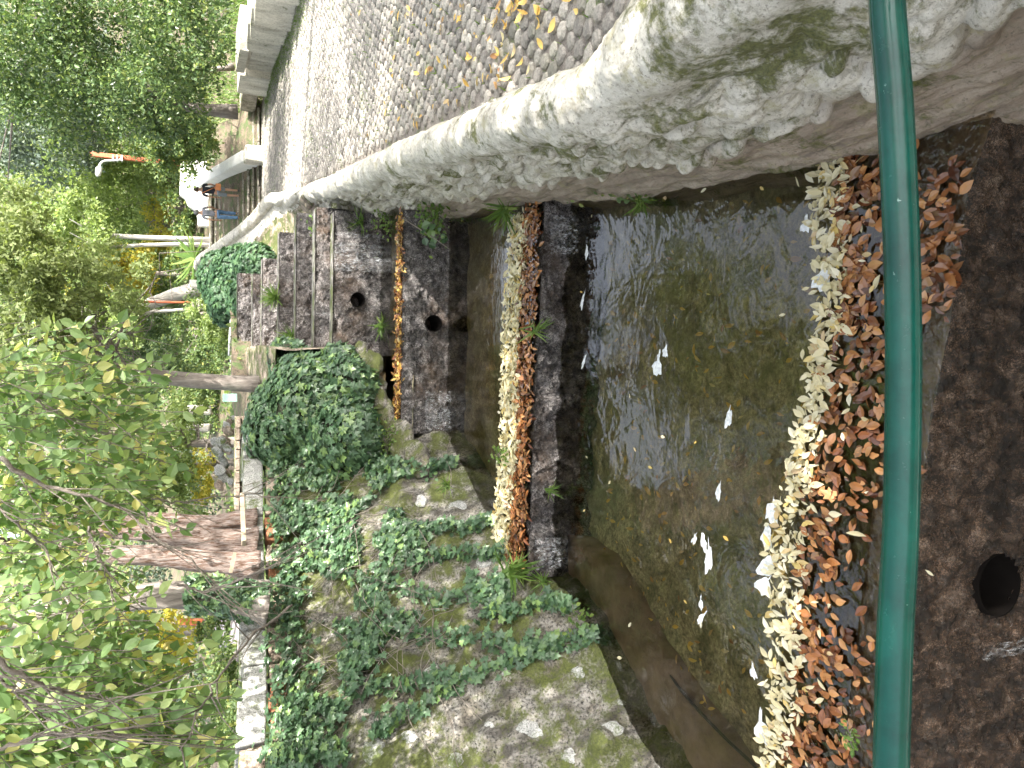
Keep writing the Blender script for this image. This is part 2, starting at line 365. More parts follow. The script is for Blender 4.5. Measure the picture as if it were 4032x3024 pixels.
# ------------------------------------------------------------------ right parapet wall, lofted
# keys: (top_x, top_y, top_z, base_x, base_y, water_z, roll radius)
RK = [(1.50, -.6, -1.60, 1.10, -.6, -4.7, .23), (1.50, .8, -1.60, 1.10, .8, -4.7, .23), (1.50, 1.7, -1.60, 1.14, 1.8, -4.7, .22),
      (1.44, 2.6, -1.60, 1.20, 2.55, -4.6, .20), (1.40, 3.2, -1.60, 1.25, 3.2, -3.6, .17), (1.58, 4.1, -1.60, 1.36, 4.0, -3.5, .16),
      (1.76, 5.0, -1.60, 1.50, 4.95, -3.5, .15), (2.10, 6.8, -1.60, 1.78, 6.7, -3.3, .15), (2.42, 8.6, -1.60, 2.06, 8.5, -3.2, .15),
      (2.78, 10.6, -1.60, 2.36, 10.5, -2.7, .15), (3.20, 12.8, -1.60, 2.66, 12.4, -2.2, .15), (3.72, 15.2, -1.60, 2.55, 13.6, -2.2, .15),
      (4.30, 18, -1.60, 2.40, 15.5, -2.1, .15), (4.78, 20.2, -1.58, 2.30, 17.0, -2.0, .16), (4.50, 21.6, -1.22, 2.2, 18.3, -1.9, .16),
      (4.10, 23.4, -.50, 2.1, 19.5, -1.8, .16), (3.90, 25.2, .06, 2.0, 21, -1.7, .16), (3.8, 27.4, .14, 2.0, 23, -1.6, .16)]
rows = []
for i, (tx, ty, tz, bx, by, wz, r) in enumerate(RK):
    sec = []
    a = RK[max(i-1, 0)]; b = RK[min(i+1, len(RK)-1)]
    d = np.array([b[0]-a[0], b[1]-a[1]]); d /= np.linalg.norm(d); nx, ny = d[1], -d[0]   # towards the path
    def P(o, z): return (tx + nx*o, ty + ny*o, z)
    sec += [P(r*1.0, min(tz-.1, Z_PATH)-.35+(tz+1.6)*1.), P(r*1.0, tz-r*1.1)]
    for ang in (20, 50, 80, 110, 140, 170, 200):
        sec.append(P(r*math.cos(R(ang)), tz - r + r*math.sin(R(ang))))
    top = np.array(P(-r*.86, tz-r*1.5)); base = np.array((bx, by, wz))
    for f in (.06, .2, .4, .6, .8, 1.0):
        q = top*(1-f)+base*f; bulge = .05*math.sin(f*math.pi)
        sec.append((q[0]+bulge*0, q[1], q[2]))
    sec.append((bx+.02, by, wz-.9))
    rows.append(sec)
K = np.array(rows)
# resample across
def resample_cols(K, m, tm=None):
    out = []
    for row in K:
        L = np.r_[0, np.cumsum(np.linalg.norm(np.diff(row, axis=0), axis=1))]; L /= L[-1]
        idx = np.arange(len(row)); t = np.linspace(0, 1, m) if tm is None else tm; m = len(t)
        out.append(interp_rows(row[:, None, :], np.interp(t, L, idx))[:, 0])
    return np.array(out)
TM = np.interp(np.linspace(0, 1, 320), [0, .12, .80, 1], [0, .16, .58, 1])
Kc = resample_cols(K, 320, TM)
ts = np.concatenate([np.linspace(0, 2, 130, endpoint=False), np.linspace(2, 7, 420, endpoint=False), np.linspace(7, 12, 220, endpoint=False), np.linspace(12, 17, 90)])
Gd = interp_rows(Kc, ts)
N = -grid_normals(Gd)
if N[300, 200, 0] > 0: N = -N
arc = TM[None, :]
face = np.clip((arc-.27)/.06, 0, 1)     # below the roll: sculpted relief
nearw = np.clip((6.5-Gd[..., 1])/4, 0, 1)
disp = fbm(Gd, 5, 5)*.012 + fbm(Gd, 22, 3)*.004
low = np.clip((-2.45-Gd[..., 2])/.3, 0, 1)
disp += face*(1-low*.6)*(fbm(Gd*np.array([1, 1, 1.2]), 2.6, 3)*.05)
# lumps like flattened boulders modelled in the render
lr = np.random.default_rng(5)
lump = np.zeros(Gd.shape[:2])
for q in range(620):
    y0 = 1.0+12*lr.random()**1.9 if q < 500 else lr.uniform(12, 24); z0 = lr.uniform(-2.62, -1.74)
    sel = np.abs(Gd[..., 1]-y0) < .5
    big = 1.35 if y0 < 3.2 else 1.; rx_, rz_ = lr.uniform(.045, .125)*big, lr.uniform(.03, .07)*big
    tilt = lr.uniform(-.6, .6)
    dy = Gd[..., 1]-y0; dz = Gd[..., 2]-z0
    e = ((dy*math.cos(tilt)+dz*math.sin(tilt))/rx_)**2 + ((-dy*math.sin(tilt)+dz*math.cos(tilt))/rz_)**2
    lump = np.maximum(lump, np.where(sel, np.clip(1-e, 0, 1)**.5*lr.uniform(.035, .075)*big, 0))
disp += lump*face
disp -= low*face*np.abs(fbm(Gd*np.array([1, .5, 2.2]), 3, 4))*.05
Gd = Gd + N*disp[..., None]
wallR = empty('parapet_wall', (1.4, 3, -2.0), 'long pale lichen covered parapet wall with rounded top beside the cobbled path', 'wall')
m = NT('parapet_render')
f1 = m.noise(3.2, 8, .68, None, .4); zz = m.sepxyz(m.geo.outputs['Position'])[2]
colT = m.ramp(f1, [(.3, (.34,.31,.27)), (.42, (.54,.52,.48)), (.6, (.68,.665,.63)), (.76, (.45,.41,.36))])
colB = m.ramp(m.noise(4, 8, .65, (1, .5, 2.5), .5), [(.3, (.15,.12,.10)), (.48, (.33,.27,.23)), (.62, (.45,.385,.34)), (.76, (.27,.22,.18))])
edge = m.ramp(m.math('ADD', m.math('MULTIPLY', m.math('ADD', zz, 2.55), 2.2), m.math('MULTIPLY', m.noise(1.6, 4), 1.)), [(.25, 0), (.62, 1)])
c = m.mix(edge, colB, colT)
c = m.mix(m.ramp(m.noise(42, 6, .75), [(.34, .9), (.46, 0)]), c, (.16, .14, .115))
c = m.mix(m.ramp(m.noise(14, 6, .75, None, .3), [(.52, 0), (.60, .55)]), c, (.27, .25, .20))
c = m.mix(m.ramp(m.noise(9, 6, .7), [(.55, 0), (.63, .5)]), c, (.33, .31, .17))
mk = m.math('ADD', m.noise(2.6, 9, .74, None, .3), m.math('MULTIPLY', m.noise(24, 4, .7), .26))
band = m.ramp(m.math('ABSOLUTE', m.math('ADD', zz, 1.97)), [(0, 1), (.42, 0)])
mk = m.math('ADD', mk, m.math('MULTIPLY', band, .10))
mk = m.math('SUBTRACT', mk, m.ramp(m.math('MULTIPLY', m.sepxyz(m.geo.outputs['Position'])[1], .1), [(.32, 0), (.6, .055)]))
k = m.ramp(mk, [(.665, 0), (.76, .9)])
c = m.mix(1., c, (1., .975, .925), 'MULTIPLY'); c = m.mix(k, c, m.mix(m.ramp(m.noise(55, 6, .8), [(.36, 0), (.62, 1)]), (.045, .055, .008), (.20, .21, .05)))
c = m.mix(m.ramp(m.noise(3, 4, .6, (1, .6, 3)), [(.62, 0), (.7, .55)]), c, (.06, .05, .042))
nb = m.bump(m.noise(11, 9, .72), .8, .035); nb = m.bump(m.noise(70, 5, .8), .7, .010, nb); nb = m.bump(m.mix(k, (0, 0, 0), m.noise(160, 4, .8)), .9, .012, nb)
M['parapet'] = m.fin(c, .85, nb)
FQ = grid_faces(*Gd.shape[:2]); po = part('coping_and_face', Gd.reshape(-1, 3), FQ, M['parapet'], wallR)
po.data.materials.append(M['stone_brown']); cF = Gd.reshape(-1, 3)[FQ[:, 0]]; aF = TM[FQ[:, 0] % 320]; po.data.polygons.foreach_set('material_index', ((cF[:, 1] > 12.6+.6*fbm(cF, 3, 2)) & (aF > .31+.03*fbm(cF, 4, 2)) & (cF[:, 0]-.0 < 6)).astype(np.int32))
GdR = Gd; NR = N

# ------------------------------------------------------------------ left bank wall, lofted between a base line and a top line
LK = [((-.50, 13.0, -2.1), (-.55, 13.4, -1.0)), ((-.58, 11.0, -2.9), (-.62, 11.6, -1.0)), ((-.62, 9.75, -3.2), (-.86, 10.6, -1.0)), ((-1.25, 8.35, -3.3), (-1.95, 9.3, -.92)), ((-1.93, 6.98, -3.5), (-3.0, 7.9, -.84)),
      ((-2.12, 6.30, -3.6), (-3.55, 7.1, -.76)), ((-2.34, 5.88, -3.6), (-3.95, 6.5, -.73)), ((-2.68, 5.46, -3.6), (-4.35, 5.8, -.70)), ((-2.95, 4.85, -3.6), (-4.7, 5.0, -.66)),
      ((-3.35, 3.8, -3.6), (-5.1, 3.8, -.62)), ((-3.6, 2.5, -3.8), (-5.3, 2.4, -.6)), ((-3.7, .5, -4.6), (-5.4, .5, -.6))]
rowsL = []
for b, t in LK:
    b = np.array(b); t = np.array(t); row = [np.array([t[0]-.9, t[1]+.3, t[2]+.0]), t + np.array([-.15, .05, .0])]
    for f in np.linspace(0, 1, 7):
        q = t*(1-f)+b*f; q = q + np.array([.06, -.02, 0])*math.sin(f*math.pi); row.append(q)
    row.append(b + np.array([0, 0, -.9])); rowsL.append(row)
KL = resample_cols(np.array(rowsL), 150)
tsL = np.linspace(0, 11, 420)
GL = interp_rows(KL, tsL); NL = grid_normals(GL)
if NL[200, 80, 0] < 0: NL = -NL
dL = fbm(GL, 3, 5)*.035 + fbm(GL, 14, 3)*.012
for q in range(150):
    i = lr.integers(30, 415); j = lr.integers(40, 140); c0 = GL[i, j]
    e = ((GL-c0)**2).sum(-1)/lr.uniform(.08, .26)**2
    dL += np.clip((1-e)*1.6, 0, 1)*lr.uniform(.02, .055)
GLd = GL + NL*dL[..., None]
bank = empty('bank_wall', (-2.5, 6.5, -3.4), 'battered mossy rubble wall rising from the left side of the pool', 'wall')
part('face', GLd.reshape(-1, 3), grid_faces(*GLd.shape[:2]), M['bank'], bank)
# embedded granite stones one can pick out
def boulder(c, size, nrm, mat, parent, name='stone', seed=0, n=14):
    th = np.linspace(0, 2*math.pi, n, endpoint=False); V = []; Fc = []
    nrm = Vector(nrm).normalized(); u = nrm.orthogonal().normalized(); v = nrm.cross(u)
    rot = random.uniform(0, 6.28); el = random.uniform(.6, .95); pr = [random.uniform(.82, 1.1) for _ in th]
    rings = [(1.0, -.25), (.97, .0), (.8, .10), (.45, .15)]
    for rr, h in rings:
        for k, a in enumerate(th):
            p = Vector(c) + (u*math.cos(a+rot)*size + v*math.sin(a+rot)*size*el)*rr*pr[k] + nrm*h*size*.6
            V.append(p)
    V.append(Vector(c)+nrm*size*.10)
    for r_ in range(len(rings)-1):
        for k in range(n): Fc.append((r_*n+k, r_*n+(k+1) % n, (r_+1)*n+(k+1) % n, (r_+1)*n+k))
    b = MB(); b.add(V, Fc + [((len(rings)-1)*n+k, (len(rings)-1)*n+(k+1) % n, len(V)-1) for k in range(n)])
    return b.build(name, mat, parent, smooth=True)
def bank_at(X, Y):
    """point of the bank wall seen at a place of the photograph"""
    px, py = pix(GL[:, 30:]); e = (px-X)**2+(py-Y)**2; i, j = np.unravel_index(np.argmin(e), e.shape)
    return GLd[i, j+30], NL[i, j+30], i, j+30
for X, Y, s in [(2080, 2880, .15), (1480, 2960, .13), (1930, 2870, .05), (2000, 2660, .06), (2280, 2640, .08), (1620, 2900, .09), (1690, 2640, .10), (1790, 2990, .08),
                (2420, 2900, .12), (1650, 1980, .13), (1800, 1990, .12), (1850, 2330, .10), (2150, 2350, .10), (2440, 2760, .08), (1530, 2820, .07), (2240, 2980, .09), (1900, 2210, .10)]:
    p, nn, _, _ = bank_at(X, Y); boulder(p, s, nn, M['granite'], bank)

# coping blocks on the bank wall --------------------------------------
cop = empty('coping_wall', (-2.4, 8.6, -1), 'low wall of grey granite blocks on brown rubble along the top of the ivy bank', 'wall')
tl = np.array([t for _, t in LK]); tt = 1.9; first = True
random.seed(3)
def topline(s):
    return interp_rows(tl[:, None, :], [s])[0, 0]
s_ = 1.75
while s_ < 10.4:
    L = random.choice([.34, .5, .62, .42, .7]); a = topline(s_); ds = .0
    while np.linalg.norm(topline(min(s_+ds, 11))-a) < L and s_+ds < 11: ds += .02
    b = topline(min(s_+ds, 11)); d = (b-a); d /= np.linalg.norm(d); nx = np.array([d[1], -d[0], 0]); nx = nx if nx[0] > 0 else -nx
    mb = MB(); h = random.uniform(.20, .29); wd = random.uniform(.38, .46); g = .012
    a2, b2 = a+d*g, b-d*g; zt = lambda p: p[2]+.20
    j = lambda: np.array([random.uniform(-.012, .012) for _ in range(3)])
    lo = [a2+nx*.04+j(), b2+nx*.04+j(), b2-nx*wd+j(), a2-nx*wd+j()]
    zb = .20; lo = [np.array([q[0], q[1], p[2]+zb]) for q, p in zip(lo, (a2, b2, b2, a2))]
    hi = [q+np.array([0, 0, h])+j()*.8 for q in lo]
    mb.hexa(lo, hi)
    mb.build('block', M['granite'] if random.random() < .75 else M['stone_brown'], cop, bevel=.018)
    # rubble below each block
    ll = 0
    while ll < L-.06:
        sw = random.uniform(.12, .26); sw = min(sw, L-ll)
        c = a+d*(ll+sw/2)
        mb = MB(); mb.box((c[0]-nx[0]*.12, c[1]-nx[1]*.12, a[2]+.085), (sw-.015, .3, .19), math.atan2(d[1], d[0]), .014)
        mb.build('rubble_stone', M['stone_brown'] if random.random() < .7 else M['brick'], cop, bevel=.02); ll += sw
    s_ += ds

# ------------------------------------------------------------------ weirs
def weir_face(a, b, zt, zb, hole=None, nx_=None, rough=.022, seed=0, batter=0.06, name='face', parent=None, thick=.35):
    """wall across the channel from a=(x,y) left to b right; face looks at the camera"""
    a = np.array(a, float); b = np.array(b, float); L = np.linalg.norm(b-a); H_ = zt-zb
    px = min(320, int(L*90)); pz = max(8, int(H_*90))
    u = np.linspace(0, 1, px); v = np.linspace(0, 1, pz)
    d = (b-a)/L; nrm = np.array([d[1], -d[0]]); nrm = nrm if nrm[1] < 0 else -nrm
    U, Vv = np.meshgrid(u, v, indexing='ij')
    Gq = np.zeros((px, pz, 3)); Gq[..., 0] = a[0]+(b[0]-a[0])*U + nrm[0]*batter*Vv; Gq[..., 1] = a[1]+(b[1]-a[1])*U + nrm[1]*batter*Vv; Gq[..., 2] = zt-H_*Vv
    dd = fbm(Gq+seed, 5, 5, .6)*rough + np.abs(fbm(Gq+seed, 13, 3))*rough*.5
    dd *= np.clip(Vv*H_/.03, 0, 1)*1.7
    Gq[..., 0] += nrm[0]*dd; Gq[..., 1] += nrm[1]*dd
    Fq = grid_faces(px, pz)
    if hole:
        hx, hz, hr = hole
        cen = Gq.reshape(-1, 3)[Fq].mean(1); keep = ((cen[:, 0]-hx)/d[0])**2+(cen[:, 2]-hz)**2 > (hr*.98)**2; Fq = Fq[keep]
    # top
    n0 = len(Gq.reshape(-1, 3)); V = [Gq.reshape(-1, 3)]
    back = Gq[:, 0].copy(); back[:, 0] -= nrm[0]*thick; back[:, 1] -= nrm[1]*thick; V.append(back)
    T = np.arange(px-1); top = np.stack([T*pz, (T+1)*pz, n0+T+1, n0+T], -1)
    bb = back.copy(); bb[:, 2] = zb; V.append(bb); bk = np.stack([n0+T, n0+T+1, n0+px+T+1, n0+px+T], -1)
    o = part(name, np.concatenate(V), np.concatenate([Fq, top, bk]), M['wet'], parent)
    if hole:
        yy = a[1]+(b[1]-a[1])*(hx-a[0])/(b[0]-a[0])
        mb = MB(); n = 24
        pts = [];
        for k, (rr, dy) in enumerate([(hr*1.06, -.13), (hr*1.06, -.135), (hr*.95, -.125), (hr*.95, .55), (.001, .56)]):
            for q in range(n):
                an = 2*math.pi*q/n; pts.append((hx+rr*math.cos(an), yy+dy+.02, hz+rr*math.sin(an)))
        mb.add(pts, [(k*n+q, k*n+(q+1) % n, (k+1)*n+(q+1) % n, (k+1)*n+q) for k in range(4) for q in range(n)])
        mb.build('drain_pipe', M['pipe_in'], parent, smooth=True)
    return o
def weir(label, a, b, zt, zb, hole=None, loc=None, **k):
    e = empty('weir', ((a[0]+b[0])/2, (a[1]+b[1])/2, zb), label, 'weir', 'weirs stepping up the channel')
    weir_face(a, b, zt, zb, hole, parent=e, **k)
    if zt > -1.9:
        mb = MB(); a_, b_ = Vector((*a, zt+.012)), Vector((*b, zt+.012)); d_ = (b_-a_); mb.box(tuple((a_+b_)/2+Vector((0, .14, 0))), (d_.length-.02, .26, .010), math.atan2(d_.y, d_.x), .004); mb.build('crest_slab', M['crest'], e, bevel=.006)
    return e
W2 = weir('dark wet weir with one round pipe hole, below the narrow brown line of leaves', (-.66, 9.56), (2.26, 9.40), ZD+.01, -3.6, hole=(.80, -2.86, .105), seed=3)
W4 = weir('dark weir with white trickles and a round black hole low in its face', (.42, 10.90), (2.48, 10.72), -1.80, -2.9, hole=(1.22, -2.13, .10), seed=9)
W5 = weir('low dark weir with one single white thread of water down its face', (.45, 11.28), (2.60, 11.12), -1.60, -2.4, seed=13)
W6 = weir('weir whose half round hole is cut off by the ledge in front', (.45, 12.65), (2.80, 12.5), -1.49, -2.4, hole=(1.43, -1.80, .09), seed=17)
W7 = weir('weir with fern tuft at its foot beside the ivy mound', (.5, 14.1), (2.75, 13.95), -1.36, -2.4, seed=21)
W8 = weir('narrow black shaded weir, third from the top of the cascade', (.5, 15.6), (2.5, 15.45), -1.18, -2.4, seed=25)
W9 = weir('second highest weir of the cascade, dark rubble face', (.5, 17.1), (2.4, 16.95), -1.10, -2.4, seed=29)
W10 = weir('topmost reddish weir of the cascade below the white pipe', (.0, 18.6), (2.6, 18.45), -.86, -2.4, seed=33)
# ledges of concrete between the upper weirs
for i, (x0, x1, y0, y1, z) in enumerate([(.4, 2.6, 11.25, 12.7, -1.95), (.45, 2.8, 12.7, 14.1, -1.9), (.5, 2.7, 14.1, 15.6, -1.8), (.5, 2.5, 15.6, 17.1, -1.6), (.3, 2.5, 17.1, 18.6, -1.5)]):
    part('channel_bed', [(x0, y0, z), (x1, y0, z), (x1, y1, z), (x0, y1, z)], [(0, 1, 2, 3)], M['sill'], kind='structure')
# left side wall of the upper cascade
lw = empty('channel_wall', (.3, 13, -2.5), 'pale stone side wall of the upper cascade behind the ivy', 'wall')
def rough_wall(pts, zt, zb, parent, mat, name='face', th=.35, amp=.03, dens=26):
    pts = [np.array(p, float) for p in pts]; 
    for i in range(len(pts)-1):
        a, b = pts[i], pts[i+1]; L = np.linalg.norm(b-a); d = (b-a)/L; nrm = np.array([d[1], -d[0]])
        z0, z1 = (zt[i], zt[i+1]) if hasattr(zt, '__len__') else (zt, zt)
        nu = max(6, int(L*dens)); prof = [(0, -1), (0, -.66), (0, -.33), (0, 0), (th*.5, 0), (th, 0), (th, -1)]
        Gq = np.zeros((nu, 26, 3)); u = np.linspace(0, 1, nu)
        v = np.linspace(0, 1, 26)
        for kk, t in enumerate(v):
            if t < .6: o_, hz = 0, -1+t/.6
            elif t < .8: o_, hz = (t-.6)/.2*th, 0
            else: o_, hz = th, -(t-.8)/.2
            zt_ = z0+(z1-z0)*u; Gq[:, kk, 0] = a[0]+(b[0]-a[0])*u - nrm[0]*o_; Gq[:, kk, 1] = a[1]+(b[1]-a[1])*u-nrm[1]*o_
            Gq[:, kk, 2] = zt_ + hz*(zt_-zb)
        n_ = grid_normals(Gq); Gq = Gq + n_*(fbm(Gq, 4, 4)*amp)[..., None]
        part(name, Gq.reshape(-1, 3), grid_faces(nu, 26), mat, parent)
rough_wall([(.50, 10.85), (.66, 13.5), (.84, 18.6)], [-1.0, -.95, -1.05], -3, lw, M['stone_brown'], th=.6)
# weir 3: broad leaf covered crest in front of the second pool
W3 = empty('weir', (-.1, 6.8, -3.5), 'low broad weir carrying the wide band of yellow leaves across the channel', 'weir', 'weirs stepping up the channel')
weir_face((-1.98, 6.93), (1.84, 6.50), ZC-.03, -3.9, parent=W3, thick=.9, rough=.045, seed=41)
# front sill
FS = [(1.30, 2.28), (.95, 2.42), (.29, 2.52), (-.17, 2.62), (-.64, 2.68), (-2, 2.86), (-3.9, 3.05)]
sill = empty('front_weir', (0, 2.6, -4), 'broad brown sill with a dark wet drop under the green handrail', 'weir')
n = 260; xs = np.linspace(1.34, -3.9, n); fy = np.interp(-xs, [-p[0] for p in FS], [p[1] for p in FS])
prof = np.concatenate([np.linspace(0, 1, 40), 1+np.linspace(.01, 1, 60)])
Gs = np.zeros((n, 100, 3))
for k, t in enumerate(prof):
    if t <= 1:
        Gs[:, k, 0] = xs; Gs[:, k, 1] = fy+.95*(1-t); Gs[:, k, 2] = ZA-.045 - .25*max(0, .12-t)/.12
    else:
        Gs[:, k, 0] = xs; Gs[:, k, 1] = fy-.05*(t-1); Gs[:, k, 2] = ZA-.045-(t-1)*1.5
ds = fbm(Gs, 6, 5, .6)*.012; Gs[:, :40, 2] += ds[:, :40]*1.2; Gs[:, 40:, 1] -= np.abs(ds[:, 40:])*2.5 + np.abs(fbm(Gs[:, 40:]*np.array([1, 1, .6]), 22, 4, .65))*.014
Fq = grid_faces(n, 100); hx, hz, hr = -1.10, -4.04, .165
cen = Gs.reshape(-1, 3)[Fq].mean(1); kp = ~(((cen[:, 0]-hx)**2+(cen[:, 2]-hz)**2 < hr**2) & (cen[:, 1] < 2.8)); fi = np.arange(len(Fq)) % 99
part('sill_top', Gs.reshape(-1, 3), Fq[kp & (fi < 39)], M['sill'], sill); part('drop_face', Gs.reshape(-1, 3), Fq[kp & (fi >= 39)], M['drop'], sill)
mb = MB(); nn = 28; pts = []
for rr, dy in [(hr*1.06, .12), (hr*1.06, -.028), (hr*.99, -.028), (hr*.97, .6), (.001, .61)]:
    for q in range(nn): an = 2*math.pi*q/nn; pts.append((hx+rr*math.cos(an), 2.71+dy, hz+rr*math.sin(an)))
mb.add(pts, [(k*nn+q, k*nn+(q+1) % nn, (k+1)*nn+(q+1) % nn, (k+1)*nn+q) for k in range(4) for q in range(nn)])
mb.build('drain_pipe', M['pipe_in'], sill, smooth=True)

# ------------------------------------------------------------------ beds and water
def flat_poly(name, pts, z, mat, amp=0, res=.06, kind='structure', **k):
    xs_ = [p[0] for p in pts]; ys_ = [p[1] for p in pts]
    if not amp:
        return part(name, [(p[0], p[1], z) for p in pts], [tuple(range(len(pts)))], mat, smooth=False, kind=kind, **k)
    gx_ = np.arange(min(xs_), max(xs_)+res, res); gy_ = np.arange(min(ys_), max(ys_)+res, res)
    A, B = np.meshgrid(gx_, gy_, indexing='ij'); P_ = np.stack([A, B, A*0+z], -1); P_[..., 2] += fbm(P_, 2.2, 5)*amp
    return part(name, P_.reshape(-1, 3), grid_faces(len(gx_), len(gy_)), mat, kind=kind, **k)
flat_poly('pool_bed', [(-3.9, 3.1), (2.2, 7.0)], -3.78, M['bed'], .05)
flat_poly('upper_pool_bed', [(-2, 7.1), (2.5, 9.7)], -3.34, M['bed'], .03)
flat_poly('second_pool_bed', [(-.9, 9.5), (2.7, 11.0)], -2.62, M['bed'], .02)
flat_poly('lower_basin_bed', [(-4, -.5), (1.3, 3.0)], -4.75, M['bed'], .03)
flat_poly('pool_water', [(-3.9, 3.30), (-2, 3.12), (-.2, 2.86), (1.5, 2.62), (2.2, 6.6), (-2.2, 7.1), (-3.9, 6.5)], ZA, M['water'])
def film():
    n = 200; xs = np.linspace(1.34, -3.9, n); fy = np.interp(-xs, [-p[0] for p in FS], [p[1] for p in FS]); k = 26
    Gf = np.zeros((n, k, 3))
    for j in range(k):
        t = j/(k-1)
        Gf[:, j, 0] = xs; Gf[:, j, 1] = fy+.52*(1-t)-.03; Gf[:, j, 2] = ZA-.004-.010*t
    Gf[..., 2] += fbm(Gf, 9, 3)*.003
    part('running_water', Gf.reshape(-1, 3), grid_faces(n, k), M['film'], kind='structure')
film()
flat_poly('upper_pool_water', [(-2.1, 6.98), (1.95, 6.55), (2.6, 9.5), (-.8, 9.7)], ZC, M['water_far'])
flat_poly('second_pool_water', [(-.8, 9.60), (2.35, 9.42), (2.7, 10.85), (-.8, 11.0)], ZD, M['water_far'])
flat_poly('ledge_pool_water', [(.3, 10.9), (2.6, 10.75), (2.7, 11.2), (.3, 11.4)], -1.83, M['water_far'])
flat_poly('lower_basin_water', [(-4, -.5), (1.3, -.5), (1.3, 2.6), (-4, 3.1)], -4.45, M['water'])
# submerged ledge along the bank and the black hose
led = np.array([(-1.9, 6.9), (-2.0, 6.2), (-2.35, 5.7), (-2.75, 5.1), (-3.2, 4.2), (-3.5, 3.3)])
Vl = []; 
for (x, y) in led: Vl += [(x-.4, y-.1, -3.55), (x+.33, y+.02, -3.55), (x+.36, y+.02, -3.9)]
part('submerged_ledge', Vl, [(i*3+a, i*3+a+1, i*3+a+4, i*3+a+3) for i in range(5) for a in (0, 1)], M['ledge'], kind='structure')
hp = [unproj(X, Y, z=-3.60) for X, Y in [(2225, 2245), (2330, 2300), (2440, 2400), (2560, 2560), (2700, 2740), (2850, 2900), (2980, 3024), (3080, 3150)]]
hp = interp_rows(np.array(hp)[:, None, :], np.linspace(0, 7, 50))[:, 0]
mb = MB(); mb.tube(hp, .013, 8); mb.build('hose', M['black'], smooth=True, label='thin black hose lying under water along the left edge of the big pool', cat='hose')

# ------------------------------------------------------------------ cobbled path
def path_in(y): return np.interp(y, [r[1] for r in RK[:14]], [r[0]+.08 for r in RK[:14]])
path_pts = [(path_in(y), y) for y in np.linspace(0, 20.2, 30)] + [(4.9, 22), (4.4, 24), (4.2, 26.6), (9.6, 26.6), (9.4, 24), (9.3, 22), (8.6, 18), (8.3, 15), (8.4, 8), (8.8, 0)]
pathg = empty('cobbled_path', (5, 10, Z_PATH), None, None); tag(pathg, kind='structure')
V = [(p[0], p[1], Z_PATH) for p in path_pts]
link('joint_bed', npmesh('joint_bed', V, [tuple(range(len(V)))], M['mortar'], False), pathg)
cobV = []
def cob_local(seed, sx=.062, sy=.062):
    r_ = random.Random(seed); n = 7; out = []; 
    for rr, z in ((1.0, -.02), (.97, .008), (.74, .02)):
        for k in range(n):
            a = 2*math.pi*k/n + r_.uniform(-.08, .08)*(1 if rr == 1 else 0); q = (1+.0*r_.random())
            out.append((rr*sx*math.cos(a)*VAR[seed % 8][k], rr*sy*math.sin(a)*VAR[seed % 8][k], z))
    out.append((0, 0, .024))
    Fs = [(r1*n+k, r1*n+(k+1) % n, (r1+1)*n+(k+1) % n, (r1+1)*n+k) for r1 in range(2) for k in range(n)]
    Fs += [(2*n+k, 2*n+(k+1) % n, 3*n, 3*n) for k in range(n)]
    return np.array(out), Fs
VAR = [[random.uniform(.86, 1.08) for _ in range(7)] for _ in range(8)]
cobs = []
dx, dy = .128, .112
jj = 0; y = 1.6
while y < 26.4:
    x = path_in(y)-.12 + (dx/2 if jj % 2 else 0)
    xmax = np.interp(y, [0, 8, 15, 18, 22], [8.8, 8.4, 8.3, 8.6, 9.3])
    while x < xmax:
        xx, yy = x+random.uniform(-.014, .014), y+random.uniform(-.014, .014) + .06*math.sin(x*1.7)
        cobs.append((xx, yy)); x += dx
    y += dy; jj += 1
cobs = np.array(cobs); P3 = np.c_[cobs, np.full(len(cobs), Z_PATH)]
pxx, pyy = pix(P3); vis = (pxx > -100) & (pxx < 4200) & (pyy > -60) & (pyy < 3100); P3 = P3[vis]
order = np.argsort(depth(P3)); P3 = P3[order]
# the ones hidden behind the parapet do not count as nearest: test against the roll silhouette
hid = []
sx_, sy_ = zip(*[(q[0]*k2, q[1]*k2) for k2 in (1.8228,) for q in [(2212, -400), (1320, 0), (1180, 150), (1000, 215), (830, 310), (700, 375), (570, 430)]])
pxx, pyy = pix(P3); lim = np.interp(pxx, sorted(sx_), [b for a, b in sorted(zip(sx_, sy_))]); seen = pyy < lim + 10 + (pxx > 1900)*280
P3 = np.concatenate([P3[seen]]); 
cm = []
for s in range(8):
    Vc, Fs = cob_local(s); me = bpy.data.meshes.new('cobble'); me.from_pydata([tuple(v) for v in Vc], [], [tuple(dict.fromkeys(f)) for f in Fs]); me.materials.append(M['cobble']); cm.append(me)
for i in range(290):
    o = link('cobble', cm[i % 8], pathg, True); o.location = Vector(P3[i]) - pathg.location + Vector((0, 0, random.uniform(-.006, .006))); s = random.uniform(.92, 1.06); o.scale = (s, s*random.uniform(.86, 1), 1); o.rotation_euler = (random.uniform(-.05, .05), random.uniform(-.05, .05), random.uniform(-.3, .3))
Vb, Fb = [], []; 
loc = [cob_local(s) for s in range(8)]
for i in range(290, len(P3)):
    Vc, Fs = loc[i % 8]; a = random.uniform(-.3, .3); ca, sa = math.cos(a), math.sin(a); s = random.uniform(.9, 1.05)
    q = np.c_[Vc[:, 0]*ca-Vc[:, 1]*sa, Vc[:, 0]*sa+Vc[:, 1]*ca, Vc[:, 2]]*np.array([s, s*.95, 1]) + P3[i] + np.array([0, 0, random.uniform(-.006, .006)])
    n0 = len(Vb)*22; Vb.append(q); Fb.append(np.array(Fs)+n0)
Vb = np.concatenate(Vb); Fb = np.concatenate(Fb)
me = bpy.data.meshes.new('cobbles'); me.from_pydata(Vb.tolist(), [], [tuple(dict.fromkeys(f)) for f in Fb.tolist()]); me.materials.append(M['cobble'])
